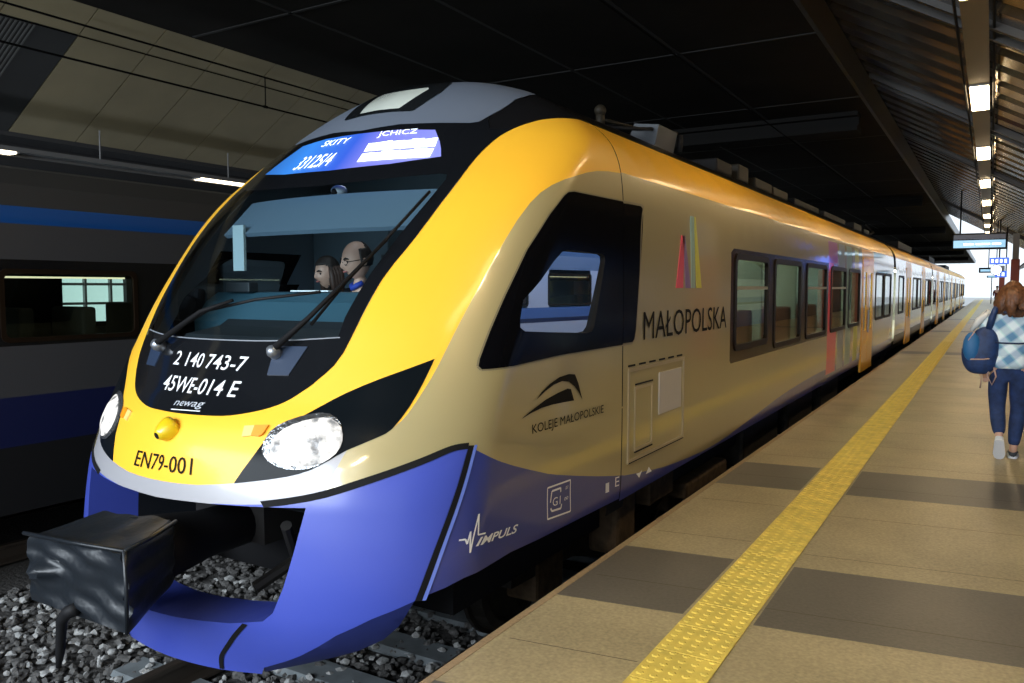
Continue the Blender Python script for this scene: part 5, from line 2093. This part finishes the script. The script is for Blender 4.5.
SHIRT_W = mat('shirt_white', (0.62, 0.66, 0.72), 0.8)
SHIRT_D = mat('top_dark', (0.02, 0.022, 0.03), 0.85)
man, mp_ = cab_person('bald man in glasses and white shirt at the train controls', (-0.225, 4.28, 2.555), (-.42, -1, 0), .265, SHIRT_W,
                      (((-0.06, 4.20, 2.10), (-0.10, 4.02, 2.02)), ((-0.38, 4.20, 2.10), (-0.34, 4.02, 2.02))), -.16)
hair_cap(mp_, 'hair', HAIR_D, man, lambda x, y, z: y < .10 and z > -.35 and (z < .62 - .0 or y < -.35) and not (y > -.1 and abs(x) < .45), 1.05)
mb = MB()
for s in (1, -1):
    c = mp_(s * .26, .84, -.02)
    mb.tube([mp_(s * .26 + .17 * math.cos(a), .86 - .06 * abs(math.cos(a)), -.03 + .13 * math.sin(a)) for a in np.linspace(0, 2 * PI, 14)], .0025, 5, False)
    mb.tube([mp_(s * .43, .80, 0), mp_(s * .66, .30, .02), mp_(s * .70, -.05, .02)], .0028, 5)
mb.tube([mp_(-.09, .90, .0), mp_(.09, .90, .0)], .0028, 5)
mb.build('glasses', MATTE, man)
mb = MB()
mb.tube([mp_(-.42, .10, -1.18), mp_(-.25, .45, -1.32), mp_(0, .56, -1.42), mp_(.25, .45, -1.32), mp_(.42, .10, -1.18)], [.018, .02, .018, .02, .018], 8)
mb.build('collar', mat('collar_blue', (0.02, 0.05, 0.35), .7), man, smooth=True)

girl, gp_ = cab_person('young woman with long brown hair beside the driver in the train cab', (-0.555, 4.33, 2.475), (-.30, -1, 0), .225, SHIRT_D,
                       (((-0.43, 4.22, 2.06), (-0.47, 4.04, 1.98)), ((-0.69, 4.22, 2.06), (-0.65, 4.04, 1.98))), -.14)
hair_cap(gp_, 'hair', HAIR_B if False else HAIR_D, girl, lambda x, y, z: (z > .42 or y < .22) and not (y > .45 and z < .55), 1.09)
mb = MB()
for s in (1, -1):
    for k in range(4):
        mb.tube([gp_(s * (.52 + .04 * k), .15 - .2 * k, .35), gp_(s * (.70 + .03 * k), .12 - .2 * k, -.2), gp_(s * (.68 + .02 * k), .1 - .2 * k, -.8), gp_(s * .62, .15 - .2 * k, -1.5)], [.016, .022, .022, .01], 8)
mb.build('hair_strands', mat('hair_brown_dark', (0.045, 0.02, 0.012), .6), girl, smooth=True)

# ---- the woman walking away with a bag over her left shoulder
JX, JY = 3.76, 8.75
wm = thing('person', 'woman in a plaid jacket and navy jeans walking away along the platform', 'person', (JX, JY, PZ))


def P(x, y, z): return Vector((JX + x, JY + y, PZ + z))


hipw, shw = .085, .165
wn = [(P(0, 0, .90), (.135, .105)), (P(0, .01, 1.08), (.115, .085)), (P(0, .02, 1.27), (.13, .09)), (P(0, .02, 1.385), .055), (P(0, .03, 1.45), .048)]
we = [(0, 1), (1, 2), (2, 3), (3, 4)]
LEGS = {'l': [P(-.085, 0, .86), P(-.08, .02, .47), P(-.055, -.15, .225), P(-.052, -.09, .11)], 'r': [P(.085, 0, .86), P(.09, .08, .47), P(.06, .04, .085), P(.06, .10, .035)]}
JN = {}
for k, L in LEGS.items():
    i = len(wn)
    wn += [(L[0], .082), (L[1], .056), (L[2], .036), (L[3], .033)]
    we += [(0, i), (i, i + 1), (i + 1, i + 2), (i + 2, i + 3)]
ARM = {'l': [P(-.175, .02, 1.32), P(-.235, .02, 1.05), P(-.19, .10, .84)], 'r': [P(.175, .02, 1.32), P(.245, -.03, 1.06), P(.235, .08, .84)]}
for k, A in ARM.items():
    i = len(wn)
    wn += [(A[0], .05), (A[1], .04), (A[2], .026)]
    we += [(2, i), (i, i + 1), (i + 1, i + 2)]
wb = skin('body', wn, we, SKIN, wm)
WHC = P(.01, .03, 1.535)
vs, fs, wp_ = head_verts(WHC, (-.05, 1, -.05), .225)
add_mesh(wb, vs, fs, ORG[wm])
for k, A in ARM.items():
    h = hand(A[2], A[2] - A[1] + Vector((0, 0, -.12)), (0, -1, 0) if k == 'l' else (-1, 0, 0), SKIN, wm, curl=.7, side=-1 if k == 'l' else 1)
    add_mesh(wb, h.v, h.f, ORG[wm])
fuse(wb, 0.009)
face_parts(wp_, wm, wb)
# hair: a full bob to the collar
mb = MB()
o = hair_cap(wp_, 'hair', HAIR_B, wm, lambda x, y, z: z > .45 or y < .30, 1.20)
mb = MB()
rn = random.Random(5)
for k in range(26):
    a = -PI * .18 - PI * .64 * 2 * 0 + (k / 25) * PI * 1.36 - PI * .5 - PI * .18 + PI * .18
    a = PI * (1.0 + (k / 25 - .5) * 1.36)
    sx, cy = math.sin(a), math.cos(a)
    w1 = rn.uniform(-.04, .04)
    mb.tube([wp_(sx * .55, cy * .62, .62), wp_(sx * (.80 + w1), cy * (.92 + w1), .0), wp_(sx * (.98 - w1), cy * (1.02), -.7), wp_(sx * (.98 + w1), cy * (1.0 - w1), -1.3), wp_(sx * (.88 + w1), cy * (.95 - w1), -1.75 + rn.uniform(-.15, .15))], [.030, .042, .044, .036, .012], 8)
mb.build('hair_strands', HAIR_B, wm, smooth=True)
# jeans
jn = [(P(0, 0, .95), (.145, .118)), (P(0, 0, .86), (.165, .135))]
je = [(0, 1)]
for k, L in LEGS.items():
    i = len(jn)
    ank = L[1] + (L[2] - L[1]) * .93
    jn += [(L[0] + Vector((0, 0, -.05)), .106), (L[0] + (L[1] - L[0]) * .55, .088), (L[1], .070), (L[1] + (L[2] - L[1]) * .45, .070), (ank, .050)]
    je += [(1, i), (i, i + 1), (i + 1, i + 2), (i + 2, i + 3), (i + 3, i + 4)]
skin('jeans', jn, je, mat('denim_navy', (0.012, 0.03, 0.10), 0.85, noise=0.4, nscale=14), wm, root=1)
# plaid jacket
PLAID = bpy.data.materials.new('plaid_cloth')
PLAID.use_nodes = True
t_ = PLAID.node_tree
p_ = t_.nodes['Principled BSDF']
p_.inputs['Roughness'].default_value = 0.85
tc_ = t_.nodes.new('ShaderNodeTexCoord')
mpn = t_.nodes.new('ShaderNodeMapping')
mpn.inputs['Rotation'].default_value = (0, math.radians(40), 0)
t_.links.new(tc_.outputs['Object'], mpn.inputs[0])


def wave(axis, scale, ph=0.0):
    n = t_.nodes.new('ShaderNodeTexWave')
    n.bands_direction = axis
    n.inputs['Scale'].default_value = scale
    n.inputs['Distortion'].default_value = 0.3
    n.inputs['Phase Offset'].default_value = ph
    t_.links.new(mpn.outputs[0], n.inputs[0])
    return n.outputs['Fac']


def ramp(src, stops):
    c = t_.nodes.new('ShaderNodeValToRGB')
    c.color_ramp.interpolation = 'EASE'
    e = c.color_ramp.elements
    e[0].position, e[0].color = stops[0][0], (*stops[0][1], 1)
    e[1].position, e[1].color = stops[-1][0], (*stops[-1][1], 1)
    for a, b in stops[1:-1]:
        q = e.new(a); q.color = (*b, 1)
    t_.links.new(src, c.inputs[0])
    return c.outputs[0]


a_ = ramp(wave('X', 2.1), [(0.25, (0.10, 0.30, 0.42)), (0.5, (0.28, 0.62, 0.62)), (0.75, (0.70, 0.85, 0.88))])
b_ = ramp(wave('Z', 2.1, 1.0), [(0.25, (0.13, 0.22, 0.45)), (0.5, (0.55, 0.62, 0.75)), (0.75, (0.85, 0.92, 0.95))])
mxn = t_.nodes.new('ShaderNodeMix')
mxn.data_type = 'RGBA'
mxn.inputs[0].default_value = 0.5
t_.links.new(a_, mxn.inputs[6])
t_.links.new(b_, mxn.inputs[7])
t_.links.new(mxn.outputs[2], p_.inputs['Base Color'])
cn = [(P(0, 0, .82), (.180, .145)), (P(0, 0, .95), (.172, .14)), (P(0, .01, 1.10), (.15, .115)), (P(0, .02, 1.28), (.165, .115)), (P(0, .02, 1.385), (.095, .08)), (P(0, .02, 1.44), (.075, .068))]
ce = [(0, 1), (1, 2), (2, 3), (3, 4), (4, 5)]
for k, A in ARM.items():
    i = len(cn)
    cn += [(A[0], .068), (A[1], .058), (A[1] + (A[2] - A[1]) * .85, .046)]
    ce += [(3, i), (i, i + 1), (i + 1, i + 2)]
jk = skin('jacket', cn, ce, PLAID, wm, root=2)
MB().tube([P(-.07, -.045, 1.40), P(-.05, -.085, 1.385), P(.05, -.085, 1.385), P(.07, -.045, 1.40)], .022, 8).build('hood_edge', mat('collar_navy', (0.015, 0.03, 0.08), .8), wm, smooth=True)
MB().tube([P(-.15, -.09, 1.10), P(-.07, -.14, 1.095), P(.07, -.14, 1.095), P(.15, -.09, 1.10)], .008, 6).build('back_seam', MATS['collar_navy'], wm, smooth=True)
# shoes: the left heel is off the ground with its white sole showing
WSH = mat('shoe_white', (0.62, 0.64, 0.68), 0.7)
NSH = mat('shoe_dark', (0.03, 0.035, 0.045), 0.7)


def shoe(heel, toe, up, m, name):
    heel, toe, up = Vector(heel), Vector(toe), Vector(up).normalized()
    d = (toe - heel)
    a = d.normalized().cross(up)
    mb = MB()
    secs = [(-.02, .020, .030), (.04, .034, .055), (.25, .038, .062), (.5, .041, .050), (.75, .046, .036), (.95, .036, .026), (1.04, .014, .016)]
    n = 12
    vs, fs = [], []
    for t, wv, hv in secs:
        for k in range(n):
            th = 2 * PI * k / n
            vs.append(heel + d * t + a * wv * math.cos(th) + up * (hv * (1 + math.sin(th)) * .5 * 1.2 + .014))
    for i in range(len(secs) - 1):
        for k in range(n):
            fs.append((i * n + k, i * n + (k + 1) % n, (i + 1) * n + (k + 1) % n, (i + 1) * n + k))
    fs += [tuple(range(n)), tuple(range((len(secs) - 1) * n, len(secs) * n))]
    o = mb.add(vs, fs).build(name, m, wm, smooth=True)
    mb = MB()
    vs = []
    for t, wv, hv in secs:
        for sgn, z in ((-1, 0), (1, 0), (1, .022), (-1, .022)):
            vs.append(heel + d * t + a * wv * 1.08 * sgn + up * z)
    fs = []
    for i in range(len(secs) - 1):
        for k in range(4):
            fs.append((4 * i + k, 4 * i + (k + 1) % 4, 4 * i + 4 + (k + 1) % 4, 4 * i + 4 + k))
    fs += [(0, 1, 2, 3), tuple(range(4 * (len(secs) - 1), 4 * len(secs)))]
    mb.add(vs, fs).build('sole', WSH, o)
    return o


shoe(P(-.055, -.225, .205), P(-.05, -.10, .015), (0, .84, .55), WSH, 'shoe')
shoe(P(.06, .03, .002), P(.065, .255, .002), (0, 0, 1), NSH, 'shoe')

# ---- her navy bag
bg_ = thing('shoulder_bag', 'navy blue backpack with pale piping carried by the walking woman', 'bag', (JX - .26, JY + .02, PZ + .78))
BAGM = mat('bag_navy', (0.010, 0.035, 0.12), 0.6, noise=0.3, nscale=20)
BAGB = mat('bag_blue', (0.015, 0.12, 0.30), 0.55)
bm = bmesh.new()
bmesh.ops.create_uvsphere(bm, u_segments=24, v_segments=16, radius=1)
mb = MB()
vs = []
for q in bm.verts:
    x, y, z = q.co
    sx = math.copysign(abs(x) ** .75, x); sy = math.copysign(abs(y) ** .7, y); sz = math.copysign(abs(z) ** .8, z)
    wz = 1 - .32 * max(0, sz) ** 1.5
    vs.append(P(-.235 + sx * .155 * wz - .03 * sz * -1 * 0, -.03 + sy * .115 * wz, 1.015 + sz * .225 - .0) + Vector((.05 * max(0, sz), 0, 0)))
bm.verts.index_update()
mb.add(vs, [[q.index for q in f.verts] for f in bm.faces])
bm.free()
mb.build('body', BAGM, bg_, smooth=True)
mb = MB()
mb.ball(tuple(P(-.305, -.115, 1.05)), (.075, .045, .14), 16)
mb.build('front_pocket', BAGB, bg_, smooth=True)
mb = MB()
mb.tube([P(-.37, -.06, .93), P(-.30, -.145, .935), P(-.20, -.15, .94), P(-.12, -.11, .95)], .007, 6)
mb.tube([P(-.35, -.12, 1.02), P(-.33, -.15, 1.12), P(-.28, -.13, 1.20)], .005, 6)
mb.build('piping', mat('piping_pale', (0.45, 0.30, 0.24), .7), bg_, smooth=True)
mb = MB()
mb.tube([P(-.17, -.06, 1.22), P(-.15, -.08, 1.32), P(-.125, -.05, 1.405), P(-.11, .03, 1.42), P(-.12, .10, 1.36), P(-.14, .12, 1.2)], [.03, .03, .026, .026, .024, .022], 8)
mb.build('strap', BAGM, bg_, smooth=True)
mb = MB()
mb.tube([P(-.22, -.06, .84), P(-.22, -.07, .72), P(-.225, -.07, .66)], .006, 6)
mb.tube([P(-.13, -.08, .90), P(-.10, -.10, .78), P(-.13, -.11, .70), P(-.17, -.09, .78), P(-.15, -.08, .88)], .008, 6)
mb.build('dangling_strap', MATS['piping_pale'], bg_, smooth=True)
# stands for her white left sleeve, between bag and shoulder
mb = MB()
mb.tube([P(-.31, -.02, 1.20), P(-.25, -.03, 1.30), P(-.17, 0, 1.38)], [.02, .035, .03], 8)
mb.build('pale_sleeve', mat('sleeve_white', (.7, .7, .68), .8), bg_, smooth=True)

# ---- a distant traveller in dark red
fx, fy = 4.0, 84.0
fp = thing('person', 'small distant person in a dark red coat standing by the far columns', 'person', (fx, fy, PZ))


def Q(x, y, z): return Vector((fx + x, fy + y, PZ + z))


fn = [(Q(0, 0, .9), (.16, .12)), (Q(0, 0, 1.25), (.19, .12)), (Q(0, 0, 1.45), .07), (Q(0, 0, 1.62), (.10, .11)), (Q(0, 0, 1.70), .08)]
fe = [(0, 1), (1, 2), (2, 3), (3, 4)]
for s in (1, -1):
    i = len(fn)
    fn += [(Q(s * .1, 0, .8), .10), (Q(s * .1, .03, .45), .07), (Q(s * .1, 0, .08), .05), (Q(s * .1, -.12, .04), .04)]
    fe += [(0, i), (i, i + 1), (i + 1, i + 2), (i + 2, i + 3)]
    i = len(fn)
    fn += [(Q(s * .22, 0, 1.35), .065), (Q(s * .28, 0, 1.08), .055), (Q(s * .25, -.1, .85), .04)]
    fe += [(1, i), (i, i + 1), (i + 1, i + 2)]
skin('body', fn, fe, SKIN, fp, sub=1)
cn = [(Q(0, 0, .72), (.22, .16)), (Q(0, 0, 1.0), (.20, .15)), (Q(0, 0, 1.28), (.215, .14)), (Q(0, 0, 1.46), .09)]
ce = [(0, 1), (1, 2), (2, 3)]
for s in (1, -1):
    i = len(cn)
    cn += [(Q(s * .22, 0, 1.35), .085), (Q(s * .28, 0, 1.08), .07), (Q(s * .25, -.09, .88), .055)]
    ce += [(2, i), (i, i + 1), (i + 1, i + 2)]
skin('coat', cn, ce, mat('coat_red', (0.10, 0.012, 0.018), .8), fp, sub=1, root=1)
tn = [(Q(0, 0, .86), (.18, .14))]
te = []
for s in (1, -1):
    i = len(tn)
    tn += [(Q(s * .1, 0, .75), .115), (Q(s * .1, .03, .45), .085), (Q(s * .1, 0, .10), .07)]
    te += [(0, i), (i, i + 1), (i + 1, i + 2)]
skin('trousers', tn, te, mat('trousers_dark', (.02, .02, .025), .8), fp, sub=1)
MB().ball(tuple(Q(0, .02, 1.70)), (.115, .125, .11), 12).build('hair', HAIR_D, fp, smooth=True)
